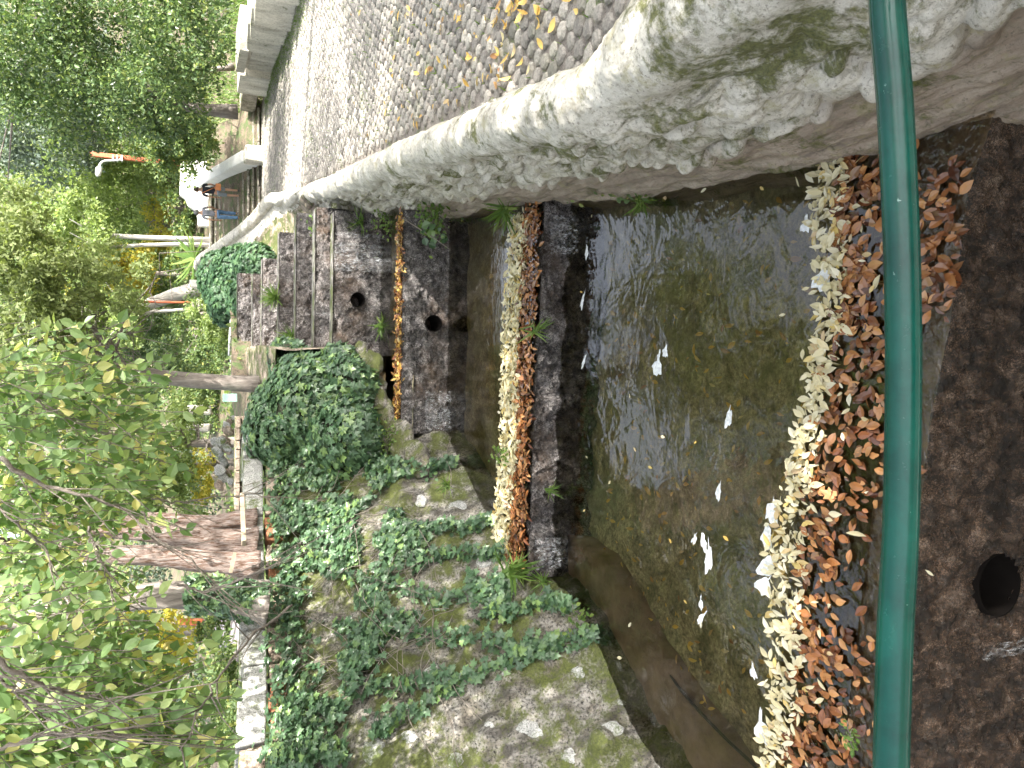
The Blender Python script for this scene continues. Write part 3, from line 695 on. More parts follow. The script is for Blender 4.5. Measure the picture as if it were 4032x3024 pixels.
o = link('far_cobbles', me, pathg); tag(o, kind='stuff')

# ------------------------------------------------------------------ green handrail
rp = [unproj(X, Y, y=.80) for X, Y in [(3484, -500), (3492, 0), (3524, 420), (3547, 900), (3557, 1350), (3553, 1800), (3543, 2150), (3524, 2500), (3508, 3024), (3500, 3500)]]
rp = interp_rows(np.array(rp)[:, None, :], np.linspace(0, 9, 90))[:, 0]
hr_ = empty('handrail', (0, .8, -2), 'glossy dark green tubular handrail crossing in front of the pool', 'handrail')
mb = MB(); mb.tube(rp, .0255, 24, jit=.004); mb.build('rail_tube', M['rail'], hr_, smooth=True)
for px_ in (-1.15, 1.15):
    pz = float(rp[0 if px_ > 0 else -1][2])
mb = MB(); mb.tube([tuple(rp[0]), (rp[0][0]+.04, .80, rp[0][2]-.06), (rp[0][0]+.04, .80, -2.0)], .02, 12); mb.build('post', M['rail'], hr_, smooth=True)
mb = MB(); mb.tube([tuple(rp[-1]), (rp[-1][0]-.04, .80, rp[-1][2]-.06), (rp[-1][0]-.04, .80, -2.0)], .02, 12); mb.build('post', M['rail'], hr_, smooth=True)
mb = MB(); mb.box((-1, -.45, -2.12), (5.0, 1.7, .2)); mb.build('bridge_deck', M['cream'], kind='structure')

# ------------------------------------------------------------------ leaf clouds
def leaf_shape(kind):
    if kind == 'diamond': V = [(0,0,0), (.32,.45,.06), (0,1,0), (-.32,.45,.06)]; Fs = [(0,1,2),(0,2,3)]
    elif kind == 'oval': V = [(0,0,0), (.22,.25,.05), (.27,.55,.06), (0,1,-.06), (-.27,.55,.06), (-.22,.25,.05)]; Fs = [(0,1,2),(0,2,3),(0,3,4),(0,4,5)]
    elif kind == 'lance': V = [(0,0,0), (.12,.15,.03), (.20,.35,.05), (.20,.58,.04), (.11,.8,0), (0,1,-.05), (-.11,.8,0), (-.20,.58,.04), (-.20,.35,.05), (-.12,.15,.03), (0,.35,0), (0,.6,0)]; Fs = [(0,1,10),(1,2,10),(2,3,11),(2,11,10),(3,4,11),(4,5,11),(5,6,11),(6,7,11),(7,8,10),(7,10,11),(8,9,10),(9,0,10)]
    elif kind == 'ivy': V = [(0,.12,0), (.18,0,.02), (.48,.12,.03), (.34,.38,0), (.52,.66,.04), (.22,.66,0), (0,1.08,-.05), (-.22,.66,0), (-.52,.66,.04), (-.34,.38,0), (-.48,.12,.03), (-.18,0,.02), (0,.42,.06)]; Fs = [(12,k,(k+1) % 12) for k in range(12)]
    elif kind == 'blade': V = [(-.05,0,0), (.05,0,0), (.03,.6,.06), (0,1,.22), (-.03,.6,.06)]; Fs = [(0,1,2),(0,2,4),(4,2,3)]
    elif kind == 'spray': V = [(0,0,0), (.10,.3,.04), (.30,.42,0), (.12,.55,.03), (.24,.8,0), (0,1,-.05), (-.24,.78,0), (-.12,.55,.03), (-.3,.4,0), (-.1,.3,.04)]; Fs = [(0,1,9),(1,2,3),(1,3,7),(1,7,9),(9,7,8),(3,4,5),(3,5,7),(7,5,6)]
    return np.array(V, float), np.array(Fs)
def leaves(P_, size, kind, nrm=None, tip=None, jn=.6, jt=.6, r=None, wid=1.0):
    """P_: (n,3) positions -> V, F"""
    r = r or rng; n = len(P_); S, Fs = leaf_shape(kind)
    if nrm is None: nrm = np.tile([0, -.3, .8], (n, 1))
    nrm = np.broadcast_to(nrm, (n, 3)) + r.normal(0, jn, (n, 3)); nrm = nrm/np.linalg.norm(nrm, axis=1, keepdims=True)
    if tip is None: tip = np.tile([0, 0, -1.], (n, 1))
    tip = np.broadcast_to(tip, (n, 3)) + r.normal(0, jt, (n, 3)); tip = tip-(tip*nrm).sum(1, keepdims=True)*nrm; tip /= np.linalg.norm(tip, axis=1, keepdims=True)
    sd = np.cross(tip, nrm); sz = (np.broadcast_to(size, (n,))*r.uniform(.5, 1.4, n))[:, None, None]
    V = P_[:, None, :] + sz*(S[None, :, 0:1]*wid*sd[:, None] + S[None, :, 1:2]*tip[:, None] + S[None, :, 2:3]*nrm[:, None])
    Fq = (Fs[None] + (np.arange(n)*len(S))[:, None, None]).reshape(-1, 3)
    return V.reshape(-1, 3), Fq
def blob_points(blobs, n, clump=.35, r=None, shell=.55, sub=26):
    """points clumped inside ellipsoids (cx,cy,cz,rx,ry,rz)"""
    r = r or rng; out = []
    vol = np.array([(b[3]*b[4]*b[5])**.75 for b in blobs]); cnt = (n*vol/vol.sum()).astype(int)
    for b, c in zip(blobs, cnt):
        k = max(6, int(sub*(1))); d = r.normal(size=(k, 3)); d /= np.linalg.norm(d, axis=1, keepdims=True)
        cc = d*r.uniform(shell, 1., (k, 1)); idx = r.integers(0, k, c); q = r.normal(size=(c, 3)); q /= np.linalg.norm(q, axis=1, keepdims=True)
        p = cc[idx] + q*(r.uniform(.15, 1, (c, 1))**.6)*clump*(r.uniform(.6, 1.3, k)[idx][:, None])
        out.append(p*np.array(b[3:6]) + np.array(b[:3]))
    return np.concatenate(out)
def crown(name, blobs, n, size, kind, mat, parent=None, clump=.35, sub=26, nrm=None, tip=None, shell=.5, jn=.7, jt=.7, wid=1., **k):
    P_ = blob_points(blobs, n, clump, shell=shell, sub=sub)
    V, Fq = leaves(P_, size, kind, nrm, tip, jn, jt, wid=wid); return part(name, V, Fq, mat, parent, smooth=False, **k)
def limb_tree(e, base, top, r0, mat, nb=7, spread=1.6, seed=0, name='trunk', lean=(0, 0), blen=1.0, bstart=.4):
    r_ = random.Random(seed); pts = []; base = Vector(base); top = Vector(top)
    for i in range(9):
        t = i/8; pts.append(base.lerp(top, t)+Vector((r_.uniform(-.05, .05), r_.uniform(-.05, .05), 0))*(t > 0)*(top-base).length*.1)
    rad = [r0*(1.35 if i == 0 else 1)*(1-.75*i/8) for i in range(9)]
    mb = MB(); mb.tube(pts, rad, 12, jit=.05); o = mb.build(name, mat, e, smooth=True)
    bb = MB()
    for k in range(nb):
        t = bstart+(1-bstart)*k/nb; p = base.lerp(top, t); a = r_.uniform(0, 6.28); L = spread*r_.uniform(.6, 1.2)*(1.2-t*.6)
        d = Vector((math.cos(a), math.sin(a), r_.uniform(.1, .7))); q = [p + d*L*f + Vector((0, 0, -.12*L*f*f)) + Vector((r_.uniform(-1, 1), r_.uniform(-1, 1), r_.uniform(-1, 1)))*.05*L for f in (0, .3, .6, 1)]
        q[0] = p; bb.tube(q, [r0*.4*(1-t*.5), r0*.28*(1-t*.5), r0*.17, r0*.06], 7)
        for s in range(2):
            d2 = (d+Vector((r_.uniform(-1, 1), r_.uniform(-1, 1), r_.uniform(-.3, .6)))).normalized(); bb.tube([q[2-s], q[2-s]+d2*L*.3, q[2-s]+d2*L*.55+Vector((0, 0, -.05))], [r0*.14, r0*.08, r0*.03], 5)
    bb.build('limbs', mat, e, smooth=True, kind='stuff')
    return o

def U(X, Y, y): return unproj(X, Y, y=y)
# --- far backdrop wood: leafy masses on the slope beyond (a wood that reads as one mass)
def mass(name, pix_blobs, n, size, mat, kind='diamond', label=None, cat=None, clump=.3, sub=40, stuff=False, core=True, tr=None, shell=.55):
    """pix_blobs: (X, Y, y, rx, rz, ry)"""
    blobs = []
    for X, Y, y, rx_, rz_, ry_ in pix_blobs:
        c = U(X, Y, y); blobs.append((c[0], c[1], c[2], rx_, ry_, rz_))
    e = None
    if stuff: e = None
    else: e = empty(name, (blobs[0][0], blobs[0][1], blobs[0][2]-blobs[0][5]), label, cat)
    o = crown('foliage' if e else name, blobs, n, size, kind, mat, e, clump, sub, shell=shell)
    if stuff: tag(o, kind='stuff')
    if e and tr:
        for q, (p0, p1, rr, mt) in enumerate(tr):
            mb = MB(); a, b = Vector(p0), Vector(p1); pts = [a.lerp(b, t/6)+Vector((math.sin(t*1.3+q)*.08, 0, 0)) for t in range(7)]
            mb.tube(pts, [rr*(1-.08*t) for t in range(7)], 10, jit=.05); mb.build('trunk', mt, e, smooth=True)
    return e or o
mass('distant_wood', [(100, 200, 62, 12, 8, 5), (60, 700, 60, 12, 7, 5), (150, 1200, 64, 9, 5, 5), (400, 500, 50, 9, 6, 4), (450, 1000, 54, 8, 5, 4), (500, 1400, 52, 7, 4, 4), (350, 1900, 50, 9, 5, 4), (350, 2500, 46, 10, 5, 4), (350, 3000, 40, 9, 5, 4), (700, 1700, 44, 6, 2, 3), (650, 2300, 40, 8, 2.5, 3), (700, 2900, 36, 7, 2.5, 3), (620, 1300, 46, 5, 2.5, 3), (600, 800, 46, 8, 3, 3), (620, 1200, 40, 3, 2.2, 3)],
     90000, .34, M['mid'], stuff=True, clump=.38)

# right side trees and hedges (upright right top)
def px_tree(name, label, cat, blobs, n, size, mat, kind='diamond', trunk=None, tmat=None, clump=.3, sub=30, group=None, shell=.55):
    bl = []
    for X, Y, y, rx_, rz_, ry_ in blobs:
        c = U(X, Y, y); bl.append((c[0], c[1], c[2], rx_, ry_, rz_))
    c0 = bl[0]; gz = float(hgt(np.array([c0[0]]), np.array([c0[1]]))[0]); gz = max(gz, -2.0)
    base = trunk[0] if trunk else (c0[0], c0[1], gz)
    e = empty(name, base, label, cat, group)
    crown('crown' if name.endswith('tree') else 'foliage', bl, n, size, kind, mat, e, clump, sub, shell=shell)
    top = trunk[1] if trunk else (c0[0], c0[1], c0[2]+c0[5]*.5); r0 = trunk[2] if trunk else .12
    if base[2] > top[2]-.3: base = (base[0], base[1], top[2]-.6)
    limb_tree(e, base, top, r0, tmat or M['bark_grey'], nb=6, spread=min(bl[0][3], 1.8)*.8, seed=len(label))
    return e
px_tree('laurel_hedge', 'tall dark glossy hedge mass above the cream stepped wall', 'hedge', [(420, 60, 19, 2.4, 2.2, 1.8), (700, 60, 18.5, 1.7, 1.0, 1.3), (560, 260, 21, 2.2, 1.8, 1.6), (800, 160, 20, 1.3, .7, 1.2), (250, 250, 21, 2.4, 1.6, 1.6), (120, 60, 20, 2.6, 1.5, 1.6), (780, 30, 17.5, 1.3, .8, 1.)], 36000, .10, M['darkg'], 'oval', clump=.26, sub=60, trunk=((11.4, 19, -1.2), (10.6, 19, 1.2), .1))
px_tree('evergreen_bush', 'dense dark bush with lit leaf tips right of the lamp post', 'bush', [(700, 470, 26, 1.9, 1.2, 1.3), (590, 420, 27, 2.0, 1.6, 1.5), (780, 560, 27, .9, .8, .7), (680, 580, 28, 1.1, .9, .9)], 18000, .12, M['mid'], 'oval', clump=.26, sub=50, trunk=((11.0, 27.4, -1.1), (10, 26.6, .9), .1))
px_tree('olive_tree', 'grey green loose tree in the upper right background', 'tree', [(330, 330, 32, 3.2, 2.2, 2), (200, 480, 33, 2.8, 2.2, 2), (60, 380, 33, 3, 1.6, 2)], 16000, .17, M['blue'], 'diamond', clump=.3, sub=40)
px_tree('light_tree', 'pale green tree behind the orange lamp post', 'tree', [(380, 520, 36, 2.6, 2.4, 1.8), (520, 600, 37, 2.2, 1.6, 1.6), (250, 620, 37, 3, 2.0, 1.8), (640, 640, 36, 1.5, .9, 1.2)], 18000, .16, M['light'], 'diamond', clump=.28, sub=50)
px_tree('feathery_tree', 'feathery pale green tree left of the lamp post', 'tree', [(560, 760, 40, 2.6, 1.6, 1.6), (420, 780, 41, 2.6, 1.8, 1.6), (250, 850, 41, 3.2, 2.2, 2)], 17000, .17, M['light'], 'diamond', clump=.3, sub=50)
px_tree('yellow_bush', 'yellow autumn bush behind the top of the stairs', 'bush', [(640, 870, 38, 1.7, .8, 1.2), (700, 960, 36, 1.0, .6, .8), (600, 1020, 38, 1.2, .7, 1.)], 4500, .15, M['yellow'], 'diamond', clump=.3)
px_tree('leafy_bush', 'mid green bush between the stairs and the ivy mound', 'bush', [(700, 820, 33, 1.4, .7, .9), (740, 930, 33, .9, .5, .7), (720, 1080, 33, 1.4, .8, .9), (640, 1120, 35, 1.6, 1.1, 1.)], 8000, .14, M['mid'], 'diamond')
px_tree('golden_tree', 'yellow leaved tree glimpsed through the cypress', 'tree', [(330, 1060, 34, 1.5, 1.5, 1.2), (480, 1180, 34, 1.6, 1.0, 1.2), (540, 1090, 34, 1.2, .9, 1.)], 7000, .15, M['yellow'], 'diamond')
px_tree('evergreen_tree', 'dark green rounded tree behind the thin pale pole', 'tree', [(620, 1400, 26, 1.7, 1.5, 1.2), (500, 1330, 28, 1.6, 1.3, 1.2), (560, 1300, 25, 1., 1., .8)], 15000, .10, M['darkg'], 'oval', clump=.26, sub=50)
px_tree('mixed_bush', 'grey green bushes beyond the top of the cascade', 'bush', [(790, 1300, 23, 1.1, .7, .8), (830, 1420, 22, 1.2, .8, .8), (740, 1430, 24, 1.3, .7, .9), (880, 1350, 21, .7, .35, .5), (690, 1620, 22, .9, .8, .8), (800, 1600, 22, .9, .6, .8)], 14000, .085, M['mid'], 'oval', clump=.28, sub=40)
px_tree('bright_bush', 'sunlit bright green bush left of the ivy mound', 'bush', [(800, 1235, 21.5, .55, .45, .5), (850, 1290, 20.5, .5, .35, .4), (880, 1240, 20, .4, .3, .4)], 5000, .075, M['light'], 'oval')
px_tree('shadow_tree', 'dark conifer tuft beside the thick grey trunk', 'tree', [(640, 1380, 16, .32, .35, .3), (700, 1440, 16.5, .32, .3, .3), (560, 1560, 17, .4, .3, .4)], 3500, .06, M['darkg'], 'spray', trunk=(tuple(unproj(700, 1392, y=16.2)), tuple(unproj(600, 1400, y=16.2)), .03))
px_tree('grey_bush', 'blue grey bushes behind the twin trunks', 'bush', [(600, 2150, 18, 1.2, .5, .7), (690, 1850, 20, .8, .5, .6), (640, 2800, 16, 1.3, .8, .8), (560, 2600, 18, 1.4, .8, .9), (800, 1980, 17, .5, .35, .4)], 9000, .08, M['blue'], 'oval')
px_tree('autumn_bush', 'yellow leaved shrub with bare twigs behind the stone ledge', 'bush', [(790, 1830, 16, .55, .28, .4), (800, 1900, 15, .4, .25, .4), (560, 2530, 10, .6, .5, .4), (640, 2600, 10, .45, .3, .4), (700, 2500, 11, .4, .25, .3), (50, 2560, 9, .6, .3, .4)], 3500, .075, M['yellow'], 'oval')
px_tree('leafy_shrub', 'pale leafy shrub between the grey trunk and the reddish trunk', 'bush', [(640, 1750, 15, .8, .5, .6), (720, 1900, 15.5, .6, .35, .5), (620, 1950, 15, .7, .5, .6), (760, 2000, 16, .4, .25, .4), (740, 1640, 17, .6, .4, .5), (540, 1850, 15, .8, .6, .6)], 12000, .07, M['light'], 'oval', clump=.3)
px_tree('low_shrub', 'green shrub growing on the slope left of the twin trunks', 'bush', [(900, 2720, 9.5, .75, .18, .4), (850, 2820, 9, .7, .3, .5), (960, 2860, 8, .5, .2, .3), (820, 2420, 11, .6, .18, .4), (880, 2480, 11, .3, .1, .2)], 9000, .05, M['mid'], 'oval', clump=.3)

# cypress with grey trunk --------------------------------------------------
def blobs_px(L):
    out = []
    for X, Y, y, a, b, c_ in L:
        q = U(X, Y, y); out.append((q[0], q[1], q[2], a, c_, b))
    return out
cy0 = U(985, 1512, 13.2)
e = empty('cypress_tree', (cy0[0], cy0[1], cy0[2]-.25), 'conifer with thick straight grey trunk and hanging pale green sprays', 'tree')
pts = [U(X, Y, 13.2) for X, Y in [(1050, 1520), (985, 1512), (900, 1508), (760, 1498), (640, 1485), (540, 1468), (430, 1440), (300, 1420), (100, 1400), (-200, 1380)]] + [(0.3, 13.2, 9)]
mb = MB(); mb.tube(pts, [.17, .14, .13, .122, .115, .105, .09, .09, .08, .07, .03], 14, jit=.05); mb.build('trunk', M['bark_grey'], e, smooth=True)
bb = MB(); r_ = random.Random(4)
for (X0, Y0, X1, Y1, y1, rr) in [(430, 1440, 250, 1180, 12.2, .045), (500, 1455, 300, 1100, 13, .05), (560, 1470, 340, 1290, 12.8, .035), (300, 1420, 60, 1150, 12, .05), (350, 1430, 260, 1700, 12.2, .04), (200, 1410, 20, 1650, 13, .04), (420, 1440, 520, 1290, 13.4, .03), (150, 1405, -100, 1200, 12, .04), (430, 1440, 640, 1060, 14.2, .03)]:
    a, b = Vector(U(X0, Y0, 13.2)), Vector(U(X1, Y1, y1)); q = [a.lerp(b, t/5)+Vector((r_.uniform(-1, 1), 0, r_.uniform(-1, 1)))*.07 + Vector((0, 0, .12*math.sin(t/5*3.14))) for t in range(6)]; q[0] = a
    bb.tube(q, [rr*(1-.15*t) for t in range(6)], 7)
    for s in range(5):
        p = a.lerp(b, r_.uniform(.3, 1)); bb.tube([p, p+Vector((r_.uniform(-.4, .4), r_.uniform(-.2, .2), r_.uniform(-.5, .1))), p+Vector((r_.uniform(-.7, .7), r_.uniform(-.2, .2), r_.uniform(-.9, -.1)))], [.012, .008, .003], 5)
bb.build('limbs', M['bark_grey'], e, smooth=True, kind='stuff')
crown('crown', blobs_px([(110, 1060, 12, .55, .5, .6), (230, 1110, 12, .5, .45, .5), (330, 1030, 12.3, .35, .45, .5), (420, 1100, 13, .28, .32, .4), (100, 1250, 12, .6, .5, .6), (230, 1300, 12.5, .5, .4, .5), (330, 1540, 12.5, .32, .4, .4), (210, 1450, 12, .5, .5, .5), (60, 1480, 12, .7, .5, .6), (150, 1600, 12.4, .45, .45, .5), (400, 1480, 12.9, .28, .22, .4), (330, 1180, 12.8, .25, .3, .4), (500, 1180, 13.6, .3, .35, .4), (560, 1060, 14, .3, .28, .3), (10, 1000, 12, .7, .5, .7), (60, 850, 12.5, .5, .5, .5), (160, 940, 12.4, .35, .3, .4), (30, 1720, 12.5, .5, .4, .5)])
      + [(0.2, 12.5, 3.6, 1.5, 1.3, .6), (.4, 12.6, 4.6, 1.6, 1.3, .8), (.3, 13, 5.8, 1.5, 1.2, .9), (.3, 13, 7.4, 1.1, 1.0, 1.1)], 42000, .085, 'spray', M['cyp'], e, clump=.42, sub=22, shell=.3, tip=np.array([0., 0, -1.]), jn=.9, jt=.55)

# twin trunks with reddish bark ------------------------------------------
for i, (lab, P0, rr, mt) in enumerate([('reddish trunk with torn orange bark, nearer the middle of the picture', [(1010, 2050, 9.6), (930, 2052, 9.6), (840, 2062, 9.6), (720, 2056, 9.6), (600, 2050, 9.6), (420, 2030, 9.6), (200, 2010, 9.5), (-200, 1980, 9.3)], .105, 'bark_red'),
                                     ('pale pink barked trunk with yellow moss at its foot', [(1010, 2140, 9.3), (940, 2135, 9.3), (850, 2130, 9.3), (720, 2110, 9.3), (600, 2095, 9.3), (420, 2085, 9.3), (200, 2060, 9.2), (-200, 2030, 9.)], .115, 'bark_red'),
                                     ('broad shaggy trunk left of the twin trunks, with a board leaning on it', [(1020, 2225, 8.9), (940, 2222, 8.9), (850, 2215, 8.9), (720, 2200, 8.9), (600, 2185, 8.9), (420, 2180, 8.9), (200, 2160, 8.8), (-200, 2150, 8.6)], .105, 'bark_red'),
                                     ('ivy hung pale trunk rising beside the white sunlit coping', [(1050, 2370, 8.2), (960, 2365, 8.2), (860, 2350, 8.2), (720, 2340, 8.2), (560, 2350, 8.2), (300, 2400, 8.2), (0, 2450, 8.2), (-300, 2500, 8)], .15, 'bark_grey')]):
    q = [U(*p) for p in P0]; e = empty('tree', tuple(q[0]), lab, 'tree')
    mb = MB(); rad = [rr*1.35, rr*1.1] + [rr*(1-.07*k) for k in range(len(q)-2)]; mb.tube(interp_rows(np.array(q)[:, None], np.linspace(0, len(q)-1, 24))[:, 0], np.interp(np.linspace(0, len(q)-1, 24), range(len(q)), rad).tolist(), 40)
    cc = np.interp(np.repeat([v[2] for v in mb.v[::40]], 40), [q[0][2], q[-1][2]], [0, 1]); VV = np.array(mb.v); cen = VV.reshape(-1, 40, 3).mean(1).repeat(40, 0); dv = VV-cen; VV = cen+dv*(1+.55*fbm(VV*np.array([1, 1, .16])+i*3, 7, 4)*.5+.25*np.abs(fbm(VV*np.array([1, 1, .12]), 22, 3)))[:, None]; mb.v = [tuple(v) for v in VV]
    o = mb.build('trunk', M[mt], e, smooth=True)
    bb = MB(); t_ = Vector(q[-1])
    for k in range(6):
        a = k*1.05; bb.tube([t_-Vector((0, 0, .1*k)), t_+Vector((math.cos(a)*.6, math.sin(a)*.6, .5)), t_+Vector((math.cos(a)*1.2, math.sin(a)*1.1, 1.2))], [rr*.35, rr*.2, rr*.05], 7)
    bb.build('limbs', M[mt], e, smooth=True, kind='stuff')
    crown('crown', [(t_.x, t_.y, t_.z+1.3, 1.5, 1.3, .9), (t_.x-.6, t_.y-.4, t_.z+2.2, 1.3, 1.2, .8)], 5000, .11, 'oval', M['light'] if i % 2 else M['hack'], e, clump=.4, sub=26)
    if i == 3:
        th = rng.uniform(0, 6.28, 700); tt_ = rng.uniform(0, 3, 700); c_ = interp_rows(np.array(q)[:, None], tt_)[:, 0]; od = np.stack([np.cos(th), np.sin(th), th*0], -1); od[:, 1] = -np.abs(od[:, 1])
        V, Fq = leaves(c_+od*.19, .07, 'ivy', od, np.array([0, 0, -1.]), .35, .5); part('ivy_foliage', V, Fq, M['ivy'], e, smooth=False)

# leaning trunk, pale trunks, poles in the middle distance ------------------
def simple_tree(label, pl, rr, mat, blobs, n, lm, size=.13):
    q = [U(*p) for p in pl]; e = empty('tree', tuple(q[0]), label, 'tree'); mb = MB(); mb.tube(q, [rr*(1.2-.6*i/len(q)) for i in range(len(q))], 10, jit=.06); mb.build('trunk', M[mat], e, smooth=True)
    bb = MB(); p = Vector(q[-1])
    for k in range(5): a = k*1.25; bb.tube([p, p+Vector((math.cos(a)*.5, math.sin(a)*.5, .5)), p+Vector((math.cos(a)*1.1, math.sin(a)*1, .9))], [rr*.5, rr*.3, rr*.1], 6)
    bb.build('limbs', M[mat], e, smooth=True, kind='stuff'); crown('crown', [(q[-1][0], q[-1][1], q[-1][2]+.9, 1.5, 1.4, .9)] if not blobs else blobs_px(blobs), n, size, 'diamond', lm, e, clump=.35); return e
simple_tree('thick leaning pale trunk behind the ivy mound', [(830, 1130, 24), (760, 1140, 24), (690, 1160, 24), (620, 1185, 24), (540, 1210, 24.3), (430, 1250, 24.5)], .20, 'bark_pale', [(380, 1260, 24, 1.2, .8, .9), (300, 1220, 24, 1.3, .8, 1.)], 4000, M['light'])
simple_tree('slender whitish trunk, first right of the spiky plant', [(835, 945, 31), (700, 940, 31), (560, 935, 31), (400, 925, 31)], .10, 'bark_pale', [(330, 900, 31, 1.7, 1.2, 1.2)], 4000, M['light'])
simple_tree('slender whitish trunk touching its twin near the top of the stairs', [(835, 965, 31.5), (700, 962, 31.5), (560, 965, 31.5), (400, 975, 31.5)], .08, 'bark_pale', [(330, 1000, 32, 1.5, 1., 1.2)], 3500, M['light'])
simple_tree('thin white forked sapling left of the orange pole', [(830, 1215, 23), (760, 1218, 23), (680, 1222, 23), (600, 1226, 23), (540, 1245, 23)], .05, 'bark_pale', [(500, 1250, 23, .8, .5, .5)], 1500, M['light'])
e = simple_tree('dark leaning trunk under the hedge behind the cream wall', [(935, 440, 22), (880, 437, 22), (820, 432, 22), (740, 420, 22.5), (640, 400, 23)], .17, 'bark_grey', [(600, 380, 23, 1.4, .9, 1.)], 5000, M['darkg'], .11)

# ------------------------------------------------------------------ overhanging hackberry close to the camera
def strand(a, b, r0, mat_mb, sag=.1, n=8, r1=.003, wob=.03):
    a, b = Vector(a), Vector(b); q = [a.lerp(b, t/n)+Vector((random.uniform(-wob, wob), random.uniform(-wob, wob), random.uniform(-wob, wob)))*(0 < t) + Vector((0, 0, -sag*math.sin(t/n*math.pi/2)*0)) for t in range(n+1)]
    mat_mb.tube(q, [r0+(r1-r0)*t/n for t in range(n+1)], 6); return q
random.seed(21)
hk = empty('hackberry_tree', (-4.6, 2.2, -.9), 'hackberry with long hanging twigs of green and yellow leaves close on the left', 'tree')
mb = MB(); mb.tube([(-4.9, 1.6, -1.1), (-4.8, 1.7, 0), (-4.6, 2.0, 1.5), (-4.2, 2.6, 3), (-3.6, 3.4, 4.5)], [.22, .18, .16, .13, .09], 12, jit=.05); mb.build('trunk', M['bark_grey'], hk, smooth=True)
br = MB(); tips = []
main = [[(0, 1800, 4.2), (150, 1900, 4.2), (330, 1950, 4.2), (480, 2000, 4.3), (560, 2080, 4.3), (680, 2180, 4.4)],
        [(-100, 1840, 4), (0, 2010, 4.0), (100, 2090, 4.0), (170, 2150, 4.1), (200, 2240, 4.1), (280, 2380, 4.2)],
        [(-100, 2560, 3.2), (0, 2615, 3.2), (120, 2680, 3.2), (240, 2720, 3.3), (370, 2740, 3.4), (520, 2745, 3.4)],
        [(-50, 2640, 3.1), (60, 2730, 3.1), (180, 2830, 3.1)],
        [(350, 2080, 4.2), (360, 2130, 4.2), (420, 2250, 4.2), (440, 2340, 4.2)],
        [(560, 2010, 4.5), (620, 2130, 4.5), (720, 2170, 4.5), (830, 2290, 4.5), (930, 2400, 4.5)],
        [(700, 2300, 3.9), (820, 2330, 3.9), (940, 2280, 3.9), (1020, 2260, 3.9)],
        [(1150, 2380, 4.0), (1000, 2500, 3.8), (880, 2640, 3.5), (800, 2780, 3.2), (700, 2960, 3.0)],
        [(600, 1960, 5), (700, 1980, 5), (830, 1960, 5), (1000, 1945, 5), (1060, 1970, 5)],
        [(0, 1400, 5), (120, 1560, 5), (260, 1650, 5), (420, 1700, 5), (560, 1720, 5)],
        [(0, 2950, 2.8), (150, 2900, 2.8), (330, 2880, 2.8), (520, 2900, 2.9)]]
for i, L in enumerate(main):
    q = interp_rows(np.array([U(*p) for p in L])[:, None], np.linspace(0, len(L)-1, 22))[:, 0]; r0 = .013 if i in (0, 2) else .007
    br.tube(q + rng.normal(0, .006, q.shape), np.linspace(r0, .0025, 22).tolist(), 6)
    for k in range(2, 22, 2):
        d = q[min(k+1, 21)]-q[k-1]; d /= np.linalg.norm(d); s_ = Vector(q[k]); v = Vector(d)+Vector((random.uniform(-1, 1), random.uniform(-.5, .5), random.uniform(-1, .3)))*.9
        L_ = random.uniform(.12, .38); br_pts = [s_, s_+v*L_*.5+Vector((0, 0, -.01)), s_+v*L_+Vector((0, 0, -.05))]; br.tube(br_pts, [.0035, .0025, .001], 5)
br.build('twigs', M['twig'], hk, smooth=True, kind='stuff')
# hanging leaf sprays: drooping twigs with leaves left and right
lp, lt, ln = [], [], []
def hang(X, Y, y, L, nn):
    p = Vector(U(X, Y, y)); d = Vector((random.uniform(-.5, .5), random.uniform(-.4, .2), random.uniform(-.9, -.2))).normalized()
    tw = [p.copy()]
    for k in range(nn):
        d = (d+Vector((random.uniform(-.2, .2), random.uniform(-.2, .2), -.10))).normalized(); p = p+d*(L/nn); tw.append(p.copy())
        s = 1 if k % 2 else -1; sd = d.cross(Vector((0, -1, .3))).normalized()*s
        lp.append(p); lt.append((d*.8+sd*.7+Vector((0, 0, -.35)))); ln.append(Vector((random.uniform(-.3, .3), -.75, .55)))
    return tw
hb = MB()
def inreg(X, Y):
    lim = np.interp(Y, [1300, 1420, 1600, 1750, 1950, 2100, 2300, 2500, 2700, 3050], [480, 600, 690, 740, 720, 540, 480, 640, 790, 860]); return X < lim
cnt = 0
while cnt < 1250:
    X, Y = random.uniform(-350, 820), random.uniform(1330, 3250)
    if not inreg(X+165, Y): continue
    if Y < 1500 and X < 380 and random.random() < .6: continue
    if random.random() < (.45 if 2050 < Y < 2500 else .05): continue
    y = random.uniform(4.6, 7.0) if Y < 2300 else random.uniform(3.9, 5.8)
    tw = hang(X-60, Y, y, random.uniform(.25, .5), random.randint(6, 11)); hb.tube(tw, [.003]*len(tw), 4); cnt += 1
for k in range(500):   # canopy higher up, out of the frame, seen in the pool
    X, Y = 0, 0; p = Vector((random.uniform(-5, .6), random.uniform(1.5, 8), random.uniform(2.0, 5.2))); p.z = max(p.z, .24*p.y+.5); d = Vector((random.uniform(-.5, .5), random.uniform(-.4, .4), -.5)).normalized()
    for q in range(9):
        p = p+d*.05; lp.append(p.copy()); lt.append(d+Vector((random.uniform(-1, 1), random.uniform(-1, 1), -.3))); ln.append(Vector((random.uniform(-.5, .5), -.3, .8)))
hb.build('hanging_twigs', M['twig'], hk, smooth=True, kind='stuff')
lp = np.array(lp); lt = np.array(lt); ln = np.array(ln)
order = np.argsort(np.where(pix(lp)[0] > 0, depth(lp), 99)); lp, lt, ln = lp[order], lt[order], ln[order]
S6, F6 = leaf_shape('oval')
